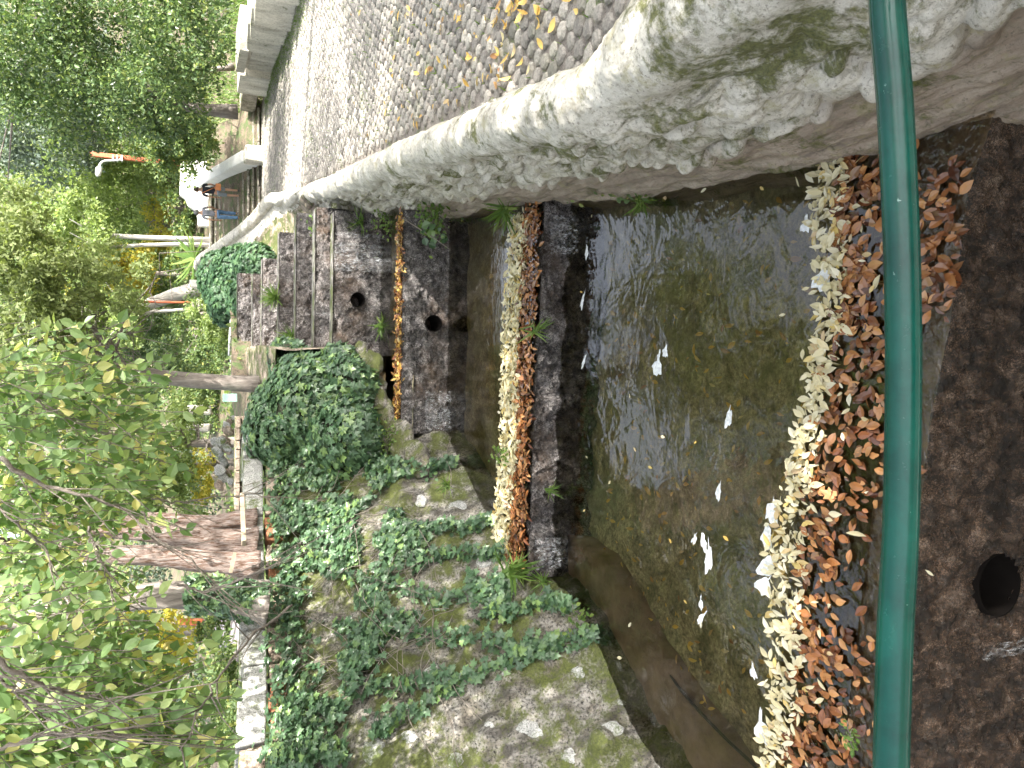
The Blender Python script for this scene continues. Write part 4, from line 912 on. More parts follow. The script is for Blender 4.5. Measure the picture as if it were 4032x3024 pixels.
def one_leaf_mesh(kind, mat, wid=1.):
    S, Fs = leaf_shape(kind); S = S*np.array([wid, 1, 1]); me = bpy.data.meshes.new('leaf'); me.from_pydata(S.tolist(), [], [tuple(f) for f in Fs]); me.materials.append(mat); return me
lmesh = one_leaf_mesh('lance', M['hack'], 1.35)
def place(o, p, tip, nrm, size, parent=None):
    n_ = Vector(nrm).normalized(); t = Vector(tip); t = (t-n_*t.dot(n_)).normalized(); s = t.cross(n_)
    m_ = Matrix(((s.x, t.x, n_.x, p[0]), (s.y, t.y, n_.y, p[1]), (s.z, t.z, n_.z, p[2]), (0, 0, 0, 1))) @ Matrix.Scale(size, 4)
    if parent: o.matrix_parent_inverse = PM(parent).inverted()
    o.matrix_basis = m_
for i in range(280):
    o = bpy.data.objects.new('leaf', lmesh); C.objects.link(o); o.parent = hk
    place(o, lp[i], lt[i]+rng.normal(0, .3, 3), ln[i]+rng.normal(0, .35, 3), random.uniform(.06, .09), hk)
V, Fq = leaves(lp[280:], .078, 'oval', ln[280:], lt[280:], .6, .5, wid=1.05); o = part('foliage', V, Fq, M['hack'], hk, smooth=False); tag(o, kind='stuff')

# unseen tree added behind the viewer; crown placed to shade pool, sill and path
e = empty('shade_tree', (6.8, -1.0, -2.0), 'unseen broad tree added beside the path to shade the pool', 'tree')
limb_tree(e, (6.8, -1, -2), (6.2, 1.0, 6), .25, M['bark_grey'], 9, 3.4, 5)
crown('crown', [(6.4, -4.0, 3.8, 1.9, 1.8, .8), (4.8, -3.2, 4.5, 1.9, 1.7, .8), (3.2, -4.4, 3.6, 1.6, 1.6, .8), (9.2, -2.6, 4.6, 2.2, 2.2, .9), (11.5, 0, 5.2, 2.2, 2.2, 1), (12.5, 3.5, 5.6, 2.2, 2.2, 1), (12, 7, 6.4, 2.2, 2.2, 1), (4.6, 1.5, 4.4, 2.3, 2.2, .9), (7.6, 3.5, 5.6, 2.6, 2.4, 1.2), (6.2, -1.5, 5.2, 2.6, 2.4, 1.2), (3.2, -1.6, 5.2, 2.4, 2, 1.0), (5.6, 5.2, 5.8, 2.4, 1.8, 1.0), (9.5, 1, 5.2, 2.4, 2.4, 1.4), (8.6, 7, 6.8, 2.4, 2.2, 1.2)], 46000, .15, 'oval', M['mid'], e, clump=.45, sub=40, shell=.3)

e = empty('reflection_tree_near', (9.9, 12.5, -1.7), 'unseen tall tree added beside the cream wall to show in the pool', 'tree')  # out-of-frame crown added to break up the sky mirrored in the pool
limb_tree(e, (9.9, 12.5, -1.7), (7.6, 11.5, 9), .2, M['bark_grey'], 9, 4.4, 6)
crown('crown', [(2.2, 9, 6.6, 1.4, 1.2, .6), (.2, 8, 7.6, 1.3, 1.1, .6), (4.2, 9.5, 7.2, 1.6, 1.4, .8), (-1.2, 10, 7.0, 1.0, 1.2, .7), (6, 11, 7.5, 2.2, 2, 1.4), (8.2, 12, 8.2, 2.4, 2.2, 1.5), (1.2, 7, 8.6, 1.2, 1.2, .5), (3.4, 7.5, 9.2, 1.4, 1.2, .6)], 14000, .14, 'oval', M['mid'], e, clump=.4, sub=26, shell=.3)

e = empty('reflection_tree_right', (10.8, 21, -1.6), 'tall tree added on the slope above the cream wall to show in the pool', 'tree')  # crown above the frame, added to darken the sky reflection in the pool
limb_tree(e, (10.8, 21, -1.6), (8.6, 20.5, 11), .2, M['bark_grey'], 9, 4.8, 8)
crown('crown', [(8.2, 20, 7.2, 2, 1.5, 1.1), (5.6, 21, 8.0, 1.5, 1.5, .9), (3.2, 21, 7.2, 1.1, 1.2, .8), (6.8, 20, 10.5, 2, 1.5, 1.2), (3.9, 21, 11.2, 1.5, 1.3, 1.), (9.5, 21, 12, 2, 1.5, 1.4)], 12000, .15, 'oval', M['darkg'], e, clump=.36, sub=30, shell=.3)
e = empty('reflection_tree_left', (-5.6, 18, -.9), 'tall dark tree added behind the stone ledge to show in the pool', 'tree')  # another added tree, its high crown placed for the pool's reflection
limb_tree(e, (-5.6, 18, -.9), (-3.6, 18, 10), .2, M['bark_grey'], 9, 4.2, 9)
crown('crown', [(-4.6, 18, 6.4, 1.8, 1.5, 1.1), (-2.2, 18.5, 7.6, 1.3, 1.3, .9), (-6.4, 16.5, 7.0, 1.7, 1.5, 1.2), (-3.6, 18, 10, 1.8, 1.5, 1.2), (-7.6, 13, 6.0, 1.7, 1.6, 1.1), (0.6, 19, 9.6, 1.1, 1.2, .8)], 12000, .15, 'oval', M['mid'], e, clump=.36, sub=30, shell=.3)

# ------------------------------------------------------------------ ivy on the left bank
ivy = empty('ivy', (-2.6, 7.4, -1.2), 'ivy hanging in thick curtains and trailing strands over the left bank wall', 'ivy')
ip, inn, itp = [], [], []; stems = MB()
pxL, pyL = pix(GLd)
random.seed(5)
def lim_ivy(Y):  # how far down (X of the photograph) ivy reaches for a given height line
    return np.interp(Y, [1500, 1650, 1800, 1950, 2050, 2150, 2300, 2400, 2550, 2700, 2850, 3050], [1500, 1520, 1560, 1600, 1640, 1700, 1620, 1720, 1500, 1420, 1330, 1250])
nv = 0
while nv < 500:
    i = random.randint(40, 405); j0 = random.randint(24, 60); j = float(j0); ii = float(i); last = None; dr = random.uniform(-.5, .5); seg = []
    Lmax = random.choice([30, 45, 60, 75]) * (1 if random.random() < .9 else 1.7)
    for k in range(int(Lmax)):
        j += 1.0; ii += dr + random.uniform(-.6, .6)
        a, b = int(min(max(ii, 1), 418)), int(min(j, 148))
        X, Y = pxL[a, b], pyL[a, b]
        if X > lim_ivy(Y)+random.uniform(-60, 160): break
        p = GLd[a, b]; n_ = NL[a, b]; ff = float(fbm(p[None], 1.7, 3)[0]); off = random.uniform(.01, .10) + .06*max(0, 1-(j-24)/50) + max(0, ff)*.16
        if ff < -.16-.25*max(0, 1-(j-24)/40) + random.uniform(-.08, .08): continue
        seg.append(tuple(p+n_*off*.4))
        for s in range(random.choice([2, 2, 3])):
            ip.append(p+n_*off+np.array([random.uniform(-.05, .05) for _ in range(3)])); inn.append(n_*.9+np.array([0, -.15, .45])); itp.append([random.uniform(-.6, .6), random.uniform(-.3, .3), -1])
    if len(seg) > 3: stems.tube(seg[::3] if len(seg) > 8 else seg, .0035, 4, cap=False)
    nv += 1
# individual trailing strands drawn from the photograph
strands = [[(1330, 2480), (1500, 2500), (1700, 2520), (1900, 2560), (2100, 2600), (2180, 2560)], [(1450, 2720), (1600, 2700), (1800, 2680), (2000, 2640), (2100, 2570), (2250, 2540), (2340, 2520)],
           [(1400, 2300), (1600, 2330), (1750, 2380), (1950, 2300), (1990, 2340)], [(1500, 1920), (1620, 1870), (1700, 1850), (1780, 1840)], [(1550, 2170), (1700, 2100), (1850, 2090), (1950, 2060)], [(1650, 2210), (1800, 2190), (1950, 2200), (2000, 2180)],
           [(1900, 2440), (2050, 2430), (2180, 2400), (2260, 2420)], [(1500, 2900), (1650, 2800), (1800, 2720)], [(1300, 1850), (1420, 1820), (1560, 1850), (1700, 1880)], [(1150, 2850), (1250, 2950), (1350, 3010)], [(1850, 2300), (1900, 2360), (1960, 2400), (1970, 2300)]]
for st in strands:
    P_ = [bank_at(X, Y) for X, Y in st]; q = interp_rows(np.array([p[0]+p[1]*.03 for p in P_])[:, None], np.linspace(0, len(st)-1, 14*len(st)))[:, 0]; nn_ = np.array(P_[len(P_)//2][1], float)
    stems.tube(q[::3], .0045, 5, cap=False)
    for p in q:
        for s in range(4): ip.append(p+nn_*random.uniform(.0, .07)+np.array([random.uniform(-.07, .07) for _ in range(3)])); inn.append(nn_*.9+np.array([0, -.2, .5])); itp.append([random.uniform(-.7, .7), random.uniform(-.3, .3), -1])
# top fringe over the coping edge
for k in range(5200):
    s = random.uniform(1.2, 10.2); p = topline(s); ip.append(p+np.array([random.uniform(-.05, .22), random.uniform(-.12, .08), random.gauss(-.05, .12)])); inn.append(np.array([.5, -.5, .7])); itp.append([random.uniform(-.6, .6), random.uniform(-.5, .3), -1])
ip, inn, itp = map(np.array, (ip, inn, itp)); X_, Y_ = pix(ip); ok = (Y_ < 3400); ip, inn, itp = ip[ok], inn[ok], itp[ok]
order = np.argsort(depth(ip)); ip, inn, itp = ip[order], inn[order], itp[order]
vis = np.where((pix(ip)[1] < 3020))[0][:260]; rest = np.setdiff1d(np.arange(len(ip)), vis)
im = one_leaf_mesh('ivy', M['ivy'])
for i in vis:
    o = bpy.data.objects.new('leaf', im); C.objects.link(o); o.parent = ivy; place(o, ip[i], itp[i]+rng.normal(0, .4, 3), inn[i]+rng.normal(0, .35, 3), random.uniform(.055, .10), ivy)
V, Fq = leaves(ip[rest], .072, 'ivy', inn[rest], itp[rest], .40, .45); o = part('foliage', V, Fq, M['ivy'], ivy, smooth=False); tag(o, kind='stuff')
# bare tangled runners
random.seed(9)
for k in range(46):
    X, Y = random.uniform(1250, 1800), random.uniform(2350, 2800) if k < 30 else random.uniform(1900, 2400)
    st = [(X, Y)]; a = random.uniform(0, 6.28)
    for q in range(4): a += random.uniform(-.5, .5); st.append((st[-1][0]+math.cos(a)*70, st[-1][1]+math.sin(a)*70))
    P_ = [bank_at(*s) for s in st]; q = [tuple(p[0]+p[1]*random.uniform(.08, .16)) for p in P_]
    stems.tube(interp_rows(np.array(q)[:, None], np.linspace(0, 4, 12))[:, 0], .004, 5)
stems.build('stems', M['twig'], ivy, smooth=True, kind='stuff')

# big ivy mounds --------------------------------------------------
def mound(label, blobs, n, size, mat, name='ivy_mound'):
    e = empty(name, (blobs[0][0], blobs[0][1], blobs[0][2]-blobs[0][5]), label, 'ivy')
    mbv, mbf, n0 = [], [], 0; LP, LN = [], []
    tot = sum(b[3]*b[5] for b in blobs)
    for b in blobs:
        th = np.linspace(0, 2*math.pi, 29)[:-1]; ph = np.linspace(.02, math.pi-.02, 17); T, Ph = np.meshgrid(th, ph, indexing='ij')
        D = np.stack([np.cos(T)*np.sin(Ph), np.sin(T)*np.sin(Ph), np.cos(Ph)], -1); Vv = np.array(b[:3])+D*np.array(b[3:6])*.86
        Vv = Vv*(1)+D*(fbm(Vv, 2.5, 3)*.08)[..., None]; I = np.arange(28*17).reshape(28, 17); I2 = np.roll(I, -1, 0)
        mbf.append(np.stack([I[:, :-1], I2[:, :-1], I2[:, 1:], I[:, 1:]], -1).reshape(-1, 4)+n0); mbv.append(Vv.reshape(-1, 3)); n0 += 28*17
        k = int(n*b[3]*b[5]/tot); d = rng.normal(size=(k, 3)); d[:, 1] = -np.abs(d[:, 1])*.9+rng.normal(0, .25, k); d /= np.linalg.norm(d, axis=1, keepdims=True)
        p = np.array(b[:3])+d*np.array(b[3:6])*(.9+.12*rng.random((k, 1))+.10*fbm(d*np.array(b[3:6])+b[0], 3.2, 2)[:, None]); LP.append(p); LN.append(d)
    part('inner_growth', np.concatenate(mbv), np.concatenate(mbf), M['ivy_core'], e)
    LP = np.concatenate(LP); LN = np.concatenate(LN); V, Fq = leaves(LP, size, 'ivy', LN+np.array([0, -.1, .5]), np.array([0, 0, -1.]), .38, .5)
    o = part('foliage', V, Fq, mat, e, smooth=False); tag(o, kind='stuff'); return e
M['ivy_core'] = rock_mat('ivy_shade_stems', [(.3, (.02,.025,.012)), (.7, (.05,.055,.03))], 12, speck=.5)  # dark inner stems, with the shade between leaves put into the colour
c1 = U(1200, 1600, 10.35); c2 = U(1090, 1680, 10.5); c3 = U(1350, 1530, 10.25); c4 = U(1350, 1720, 9.8); c5 = U(1160, 1480, 11.2); c6 = U(1330, 1430, 10.8)
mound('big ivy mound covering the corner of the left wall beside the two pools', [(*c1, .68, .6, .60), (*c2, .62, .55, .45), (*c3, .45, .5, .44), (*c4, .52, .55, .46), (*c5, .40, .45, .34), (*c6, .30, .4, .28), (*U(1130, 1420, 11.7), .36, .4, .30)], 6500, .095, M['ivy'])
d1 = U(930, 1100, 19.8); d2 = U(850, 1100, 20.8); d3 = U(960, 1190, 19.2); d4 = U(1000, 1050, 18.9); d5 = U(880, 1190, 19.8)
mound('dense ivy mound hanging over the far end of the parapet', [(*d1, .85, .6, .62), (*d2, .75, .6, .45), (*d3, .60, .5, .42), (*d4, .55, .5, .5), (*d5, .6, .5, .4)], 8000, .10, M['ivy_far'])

# rock corner and mossy rock beside weir 2 ----------------------------------
bs = empty('mossy_rock', tuple(U(1420, 1480, 9.9)), 'moss covered rock ledge between the ivy mound and the second pool', 'rock')
random.seed(8)
for X, Y, y, s in [(1450, 1440, 10.35, .26), (1460, 1540, 10.2, .28), (1560, 1720, 9.5, .30), (1640, 1800, 9.1, .30), (1420, 1370, 10.6, .16), (1500, 1620, 9.85, .30), (1520, 1680, 9.7, .26), (1480, 1560, 9.95, .24)]:
    boulder(tuple(U(X, Y, y)), s, (.35, -.55, .7), M['mossrock'] if 'mossrock' in M else M['bank'], bs, n=16)

# ------------------------------------------------------------------ stairs, cheek wall, white walls
st = empty('stone_stairs', (5.7, 26.5, -2), 'rough stone staircase climbing beyond the end of the path', 'stairs')
random.seed(2)
for k in range(11):
    y = 26.5+.36*k; z = -2+.143*(k+1); x = 3.9
    x1 = 7.45 if k >= 3 else 9.4
    stp = MB(); xx = x
    while xx < x1:
        wd = random.uniform(.45, .9); wd = min(wd, x1-xx)
        stp.box((xx+wd/2, y+.22, z-.035), (wd-.02, .50, .07), 0, .012); stp.box((xx+wd/2, y+.26, z-.16), (wd-.02, .40, .18), 0, .012); xx += wd
    stp.build('step', M['step'], st, bevel=.02)
ck = empty('cheek_wall', (7.6, 26.4, -2), 'slanting whitewashed side wall of the stairs with a mossy pier', 'wall')
mb = MB(); mb.hexa([(7.45, 26.35, -2), (7.85, 26.35, -2), (7.85, 31, -2), (7.45, 31, -2)], [(7.45, 26.35, -1.35), (7.85, 26.35, -1.35), (7.85, 31, .25), (7.45, 31, .25)]); mb.build('wall_body', M['white'], ck, bevel=.04)
mb = MB(); mb.box((7.65, 26.1, -1.72), (.55, .5, .62), 0, .03); mb.build('pier', M['cream'], ck, bevel=.06)
ww = empty('white_wall', (7.9, 31.6, -1), 'bright whitewashed wall with curved shoulder behind the walkers', 'wall')
prof = [(8.75, -1.4), (8.75, .62), (7.35, .66), (7.2, .45), (6.95, .35), (6.75, .05), (6.2, .0), (6.2, -.3), (6.2, -1.4)]
mb = MB(); n = len(prof); V = [(x, 31.4, z) for x, z in prof]+[(x, 31.75, z) for x, z in prof]
mb.add(V, [tuple(range(n))[::-1], tuple(range(n, 2*n))]+[(i, (i+1) % n, n+(i+1) % n, n+i) for i in range(n)]); mb.build('wall_body', M['white'], ww, bevel=.02)
tw = empty('terrace_wall', (10, 33, -1), 'low pale wall in dappled light to the right of the orange post', 'wall')
mb = MB(); mb.box((9.95, 31.2, -1.35), (2.1, .3, 1.5)); mb.build('wall_body', M['white'], tw, bevel=.02)
mb = MB(); mb.box((9.95, 31.2, -.57), (2.16, .36, .07)); mb.build('coping', M['white'], tw, bevel=.01)
part('gravel_terrace', [(8.0, 28.2, -1.38), (13, 28.2, -1.2), (13, 33, -1.1), (8.0, 33, -1.1)], [(0, 1, 2, 3)], M['gravel'], kind='structure')
part('stair_landing', [(3.4, 30.4, -.44), (7.5, 30.4, -.44), (7.5, 34.5, -.3), (3.4, 34.5, -.3)], [(0, 1, 2, 3)], M['gravel'], kind='structure')
# small white stones beside the upper left of the stairs
# cream stepped wall right of the path --------------------------------------
cw = empty('cream_wall', (8.6, 18, -2), 'cream rendered boundary wall with sawtooth buttresses along the far side of the path', 'wall')
def prism(poly, z0, z1s, name, mat, parent, bevel=.015):
    mb = MB(); n = len(poly); V = [(x, y, z0) for x, y in poly]+[(x, y, z) for (x, y), z in zip(poly, z1s)]
    mb.add(V, [tuple(range(n))[::-1], tuple(range(n, 2*n))]+[(i, (i+1) % n, n+(i+1) % n, n+i) for i in range(n)]); mb.build(name, mat, parent, bevel=bevel)
yb = [12.6, 14.6, 16.3, 17.9, 19.3, 20.6]
def bl(y): return np.interp(y, [12, 16, 18, 22, 26], [8.15, 8.1, 8.3, 9.1, 9.2])
for i in range(5):
    y0, y1 = yb[i], yb[i+1]; xb = 9.0+.12*i
    zt = -1.15
    prism([(bl(y0)+.32, y0), (bl(y1)-.08, y1), (xb+.25, y1), (xb+.2, y0)][::1], -2.2, [zt+.02, zt-.03, zt-.03, zt+.02], 'buttress', M['cream'], cw)
prism([(bl(20.6)+.05, 20.62), (bl(22.6), 22.6), (10.0, 22.6), (9.8, 20.62)], -2.2, [-1.25]*4, 'fluted_panel', M['cream'], cw)
for k in range(15):
    y = 20.75+k*.125; mb = MB(); mb.box((bl(y)-.02, y, -1.66), (.07, .06, .68)); mb.build('flute', M['cream'], cw)
prism([(bl(20.6)-.12, 20.5), (bl(22.7)-.12, 22.75), (10.1, 22.75), (9.9, 20.5)], -1.235, [-1.0]*4, 'coping', M['cream'], cw)
prism([(9.0, 22.95), (9.05, 24.5), (9.75, 24.5), (9.7, 22.95)], -2.2, [-1.12]*4, 'end_pier', M['cream'], cw)
mb = MB(); mb.box((9.6, 25.8, -1.55), (.5, 2.4, .5), 0, .02); mb.build('low_kerb', M['step'], cw, bevel=.03)

# lamp post -----------------------------------------------------------------
lpst = empty('street_lamp', (8.72, 32, -1.1), 'orange square post carrying a curved white street lamp', 'street lamp')
mb = MB(); mb.box((8.70, 32, 1.3), (.16, .16, 4.9)); mb.build('post', M['orange'], lpst, bevel=.01)
arm = [U(X, Y, 31.85) for X, Y in [(484, 628), (440, 632), (410, 634), (396, 645), (388, 662)]]
mb = MB(); mb.tube(interp_rows(np.array(arm)[:, None], np.linspace(0, 4, 16))[:, 0], .04, 8); mb.build('arm', M['lamp'], lpst, smooth=True)
h0, h1 = Vector(U(392, 655, 31.85)), Vector(U(384, 695, 31.7)); mb = MB(); mb.tube([h0, h0.lerp(h1, .3), h0.lerp(h1, .8), h1], [.05, .12, .10, .03], 10); mb.build('lamp_head', M['lamp'], lpst, smooth=True)
for X in (446, 462, 480): mb = MB(); q = U(X, 624, 31.9); mb.box(tuple(q), (.22, .2, .05)); mb.build('clamp', M['lamp'], lpst)
# orange pole 2 with white pier
op = empty('orange_pole', tuple(U(790, 1192, 23.5)), 'thin orange pole on a small white pier beside the leaning trunk', 'pole')
mb = MB(); mb.tube([U(780, 1192, 23.5), U(680, 1190, 23.5), U(565, 1188, 23.5)], .035, 8); mb.build('shaft', M['orange'], op, smooth=True)
mb = MB(); q = U(795, 1192, 23.5); mb.box(tuple(q), (.22, .2, .30)); mb.build('pier', M['white'], op, bevel=.02)
bn = empty('slatted_bench', tuple(U(812, 1165, 23)), 'small pale slatted seat between the leaning trunk and the ivy mound', 'bench')
for k in range(5): mb = MB(); q = U(795+k*7, 1165, 23); mb.box(tuple(q), (.42, .06, .025)); mb.build('slat', M['wood'], bn)
for s in (-1, 1): mb = MB(); q = U(815, 1165, 23.1); mb.box((q[0]+s*.19, q[1], q[2]), (.04, .05, .35)); mb.build('leg', M['wood'], bn)
sg = empty('small_sign', tuple(U(765, 1112, 23.8)), 'little white board at the foot of the leaning trunk', 'sign'); mb = MB(); mb.box(tuple(U(762, 1115, 23.8)), (.2, .03, .22)); mb.build('board', M['white'], sg)
# white pipe beyond the cascade
wp = empty('white_pipe', tuple(U(905, 1330, 19.4)), 'thin white pipe lying across the top of the cascade', 'pipe'); mb = MB(); mb.tube([U(912, 1225, 19.4), U(905, 1330, 19.4), U(902, 1400, 19.4)], .028, 8); mb.build('tube', M['lamp'], wp, smooth=True)
part('sunlit_terrace', [(0, 18.7, -.90), (2.7, 18.5, -.92), (2.7, 21, -.75), (0, 21, -.75)], [(0, 1, 2, 3)], M['gravel'], kind='structure')
# stone ledge / low walls beyond the coping ------------------------------------
le = empty('stone_ledge', tuple(U(935, 1800, 12.6)), 'low wall capped with long brown stones behind the granite coping', 'wall')
random.seed(12); Y = 1640
while Y < 1990:
    w_ = random.uniform(30, 60); a = U(935-(Y-1640)*.012, Y+w_/2, 12.6); wm = w_/F*depth(a)
    mb = MB(); mb.box((a[0], a[1], a[2]), (wm-.012, .35, .075), 0, .006); mb.build('cap_stone', M['stone_brown'], le, bevel=.012)
    for r2 in range(4):
        mb = MB(); mb.box((a[0]+random.uniform(-.03, .03), a[1]+.05, a[2]-.115-.13*r2), (wm-.02+random.uniform(-.05, .02), .3, .12), 0, .014); mb.build('stone', M['stone_brown'] if random.random() < .6 else M['granite'], le, bevel=.02)
    Y += w_
rb = empty('rubble_wall', tuple(U(905, 1750, 13.6)), 'ruined wall of loose pale stones behind the brown capped ledge', 'wall')
for k in range(46):
    X, Y = random.uniform(850, 925), random.uniform(1610, 1930)
    if X < 880 and Y < 1700: continue
    boulder(tuple(U(X, Y, 14+random.uniform(-.1, .3))), random.uniform(.06, .13), (random.uniform(-.3, .3), -1, .4), M['granite'] if random.random() < .5 else M['stone_brown'], rb, n=9)
for i, (X0, X1, Y, wd) in enumerate([(730, 835, 1682, .22), (735, 830, 1612, .26)]):
    e = empty('white_post', tuple(U(X1, Y, 19)), ['white sunlit pillar stub standing right above the pale rubble', 'white sunlit block among grey bushes, nearer the grey trunk'][i], 'pillar')
    a, b = U(X0, Y, 19), U(X1, Y, 19); mb = MB(); mb.box((b[0], 19, (a[2]+b[2])/2), (wd*.8, .25, a[2]-b[2]), 0, .04); mb.build('shaft', M['cream'], e, bevel=.05)
gb = empty('green_box', tuple(U(915, 1570, 13.0)), 'pale green sheet metal box at the foot of the grey trunk', 'box'); mb = MB(); a = U(905, 1566, 13.0); mb.box(tuple(a), (.13, .18, .22)); mb.build('body', M['green_box'], gb, bevel=.006); mb = MB(); mb.box((a[0], a[1], a[2]+.012), (.134, .184, .006)); mb.build('seam', M['lamp'], gb)
# wooden rail and board near the twin trunks
pk = empty('wooden_rail', tuple(U(965, 2050, 8.7)), 'grey weathered plank lying on the granite coping before the twin trunks', 'plank'); a, b = Vector(U(958, 1950, 8.9)), Vector(U(955, 2140, 8.5)); mb = MB(); mb.box(tuple((a+b)/2), ((a-b).length, .12, .045), math.atan2((b-a).y, (b-a).x)); mb.build('board', M['wood'], pk, bevel=.006)
bd = empty('wooden_board', tuple(U(915, 2215, 8.6)), 'short pale board nailed slanting across the shaggy trunk', 'board'); a, b = Vector(U(925, 2175, 8.60)), Vector(U(908, 2255, 8.58)); mb = MB(); mb.tube([a, b], .025, 4); mb.build('plank', M['wood'], bd)
# pink grey path and orange thing in the far left
part('background_path', [tuple(U(X, Y, y)) for X, Y, y in [(962, 2420, 8.8), (962, 2620, 8.2), (845, 2560, 14), (835, 2425, 17)]], [(0, 1, 2, 3)], plain('far_path', (.34,.30,.31), .9), kind='structure')
ot = empty('orange_beam', tuple(U(745, 2447, 12)), 'short orange painted beam half hidden by leaves above the far path', 'beam'); mb = MB(); a, b = Vector(U(700, 2447, 12)), Vector(U(800, 2450, 12)); mb.tube([a, b], .055, 4); mb.build('bar', M['orange'], ot)

# agave beside the stairs
ag = empty('spiky_plant', tuple(U(775, 1010, 26.5)), 'spiky green rosette plant above the ivy mound', 'plant'); c0 = np.array(U(765, 1015, 26.5)); P_ = np.tile(c0, (70, 1)); th = rng.uniform(0, 6.28, 70); el = rng.uniform(.1, 1.3, 70); tp = np.stack([np.cos(th)*np.cos(el), np.sin(th)*np.cos(el), np.sin(el)], -1)
V, Fq = leaves(P_, .85, 'blade', np.array([0, -.4, 1.]), tp, .1, .03, wid=1.4); part('leaves', V, Fq, M['grass'], ag, smooth=False)

# ------------------------------------------------------------------ grasses and small plants
def tuft(label, p, n, L, mat='grass', up=(0, -.2, 1), spread=.5, name='grass_tuft', cat='grass', kind='blade', group=None, wid=1.):
    e = empty(name, tuple(p), label, cat, group); P_ = np.tile(np.array(p), (n, 1))+rng.normal(0, L*.12, (n, 3)); tp = np.tile(up, (n, 1))+rng.normal(0, spread, (n, 3))
    V, Fq = leaves(P_, L, kind, np.array([0, -.6, .6]), tp, .4, .05, wid=wid); part('blades', V, Fq, M[mat], e, smooth=False); return e
gs = 'tufts of grass and weed along the channel'
for lab, X, Y, y, n, L, up in [('grass hanging over the left end of the leaf covered weir', 2010, 2255, 6.75, 70, .26, (.3, -.5, -.5)), ('grass tuft hanging down the middle of the leaf covered weir', 2105, 1300, 6.55, 30, .16, (.2, -.6, -.3)),
                               ('small grass tuft on the leaf covered weir left of middle', 2160, 1930, 6.7, 24, .15, (.2, -.6, -.5)), ('rosette weed with strap leaves low on the left bank', 1760, 1910, 8.1, 40, .14, (.2, -.3, .6)),
                               ('grass clump at the left foot of the weir with the round hole', 1500, 1290, 10.75, 60, .25, (0, -.3, -.4)), ('green weed growing out of the parapet foot above the big pool', 2520, 800, 5.05, 36, .13, (-.6, -.3, .5)),
                               ('bright green tuft at the left end of the second ledge', 1150, 1330, 12.8, 90, .22, (0, -.3, .8)),
                               ('weeds at the right end of the two pool weir', 1420, 870, 10.7, 60, .2, (-.3, -.3, .6)), ('yellow green grass at the right end of the leaf covered weir', 1990, 830, 7.0, 60, .22, (-.5, -.3, .6)),
                               ('fern in the middle of the shaded upper weir', 1085, 1170, 14.0, 110, .24, (0, -.2, .8)), ('weed tuft high on the left bank beside the strands', 2140, 2290, 6.6, 30, .15, (.3, -.4, .4))]:
    tuft(lab, U(X, Y, y), n, L, up=up, group=gs)
def leafy(label, p, n, r0, size, mat='grass', kind='oval', name='weed', flat=1.):
    e = empty(name, tuple(p), label, 'plant'); P_ = np.array(p)+rng.normal(0, r0, (n, 3))*np.array([1, .6, flat]); V, Fq = leaves(P_, size, kind, np.array([0, -.5, .8]), np.array([0, -.2, -.3]), .5, 1.); part('foliage', V, Fq, M[mat], e, smooth=False)
    b = MB()
    for q in P_[::5]: b.tube([tuple(p), tuple((np.array(p)+q)/2+np.array([0, 0, .01])), tuple(q)], .002, 4)
    b.build('stems', M['twig'], e, kind='stuff'); return e
leafy('small round leaved plant at the edge of the yellow leaf band, left side', U(1965, 1790, 7.2), 60, .06, .045)
leafy('bushy weed on the parapet foot above the middle weir', U(1700, 850, 8.6), 240, .16, .06, flat=.6)
leafy('weed with pale leaves growing from the parapet at the far weirs', U(1520, 845, 10.2), 200, .16, .055, flat=.6)
leafy('leafy weed at the ledge end below the parapet', U(1260, 900, 11.4), 90, .10, .07)
leafy('yellow green herb growing at the left end of the weir with the round hole', U(1520, 1745, 9.5), 200, .13, .045, flat=.6)
leafy('cress like plant floating in brown leaves beside the handrail', U(3350, 2900, 2.75), 40, .035, .03, flat=.2)
leafy('low weed at the waterline of the left bank', U(2270, 2430, 6.1), 40, .07, .06)
# sapling stem over the upper pool
sp = empty('sapling', tuple(U(1590, 860, 9.0)), 'arching young shoot with large leaves over the middle weir', 'plant'); q = [U(X, Y, y) for X, Y, y in [(1585, 858, 9.0), (1650, 900, 8.6), (1720, 945, 8.3), (1775, 985, 8.1)]]; mb = MB(); mb.tube(q, [.010, .008, .006, .003], 6); mb.build('stem', M['twig'], sp, smooth=True)
P_ = np.array([U(X, Y, 8.4) for X, Y in [(1660, 895), (1690, 905), (1670, 935), (1700, 940), (1725, 910), (1735, 935), (1710, 965), (1750, 920), (1745, 960), (1685, 960), (1665, 920), (1760, 935)]]); V, Fq = leaves(P_, .10, 'oval', np.array([0, -.7, .6]), np.array([0, -.2, -.5]), .3, .9, wid=1.5); part('foliage', V, Fq, M['ivy'], sp, smooth=False)
# grass strip at the wall foot and on the bank (stuff)
P_ = []
for k in range(5200):
    y = random.uniform(12, 25); x = bl(y)-abs(random.gauss(0, .35))-.05; P_.append((x, y, Z_PATH+.005))
for k in range(1500):
    i = random.randrange(len(P3)); P_.append((P3[i][0]+.064, P3[i][1], Z_PATH+.0))
V, Fq = leaves(np.array(P_), .055, 'blade', np.array([0, -1, .2]), np.array([0, 0, 1.]), .5, .5, wid=1.6); part('path_grass', V, Fq, M['grass'], smooth=False, kind='stuff')
P_ = []
for k in range(9000):
    x, y = random.uniform(9.6, 12.5), random.uniform(13, 31); P_.append((x, y, float(max(hgt(np.array([x]), np.array([y]))[0], -2))+.0))
V, Fq = leaves(np.array(P_), .16, 'blade', np.array([0, -1, .2]), np.array([0, 0, 1.]), .5, .4, wid=2); part('bank_grass', V, Fq, M['grass'], smooth=False, kind='stuff')
P_ = []
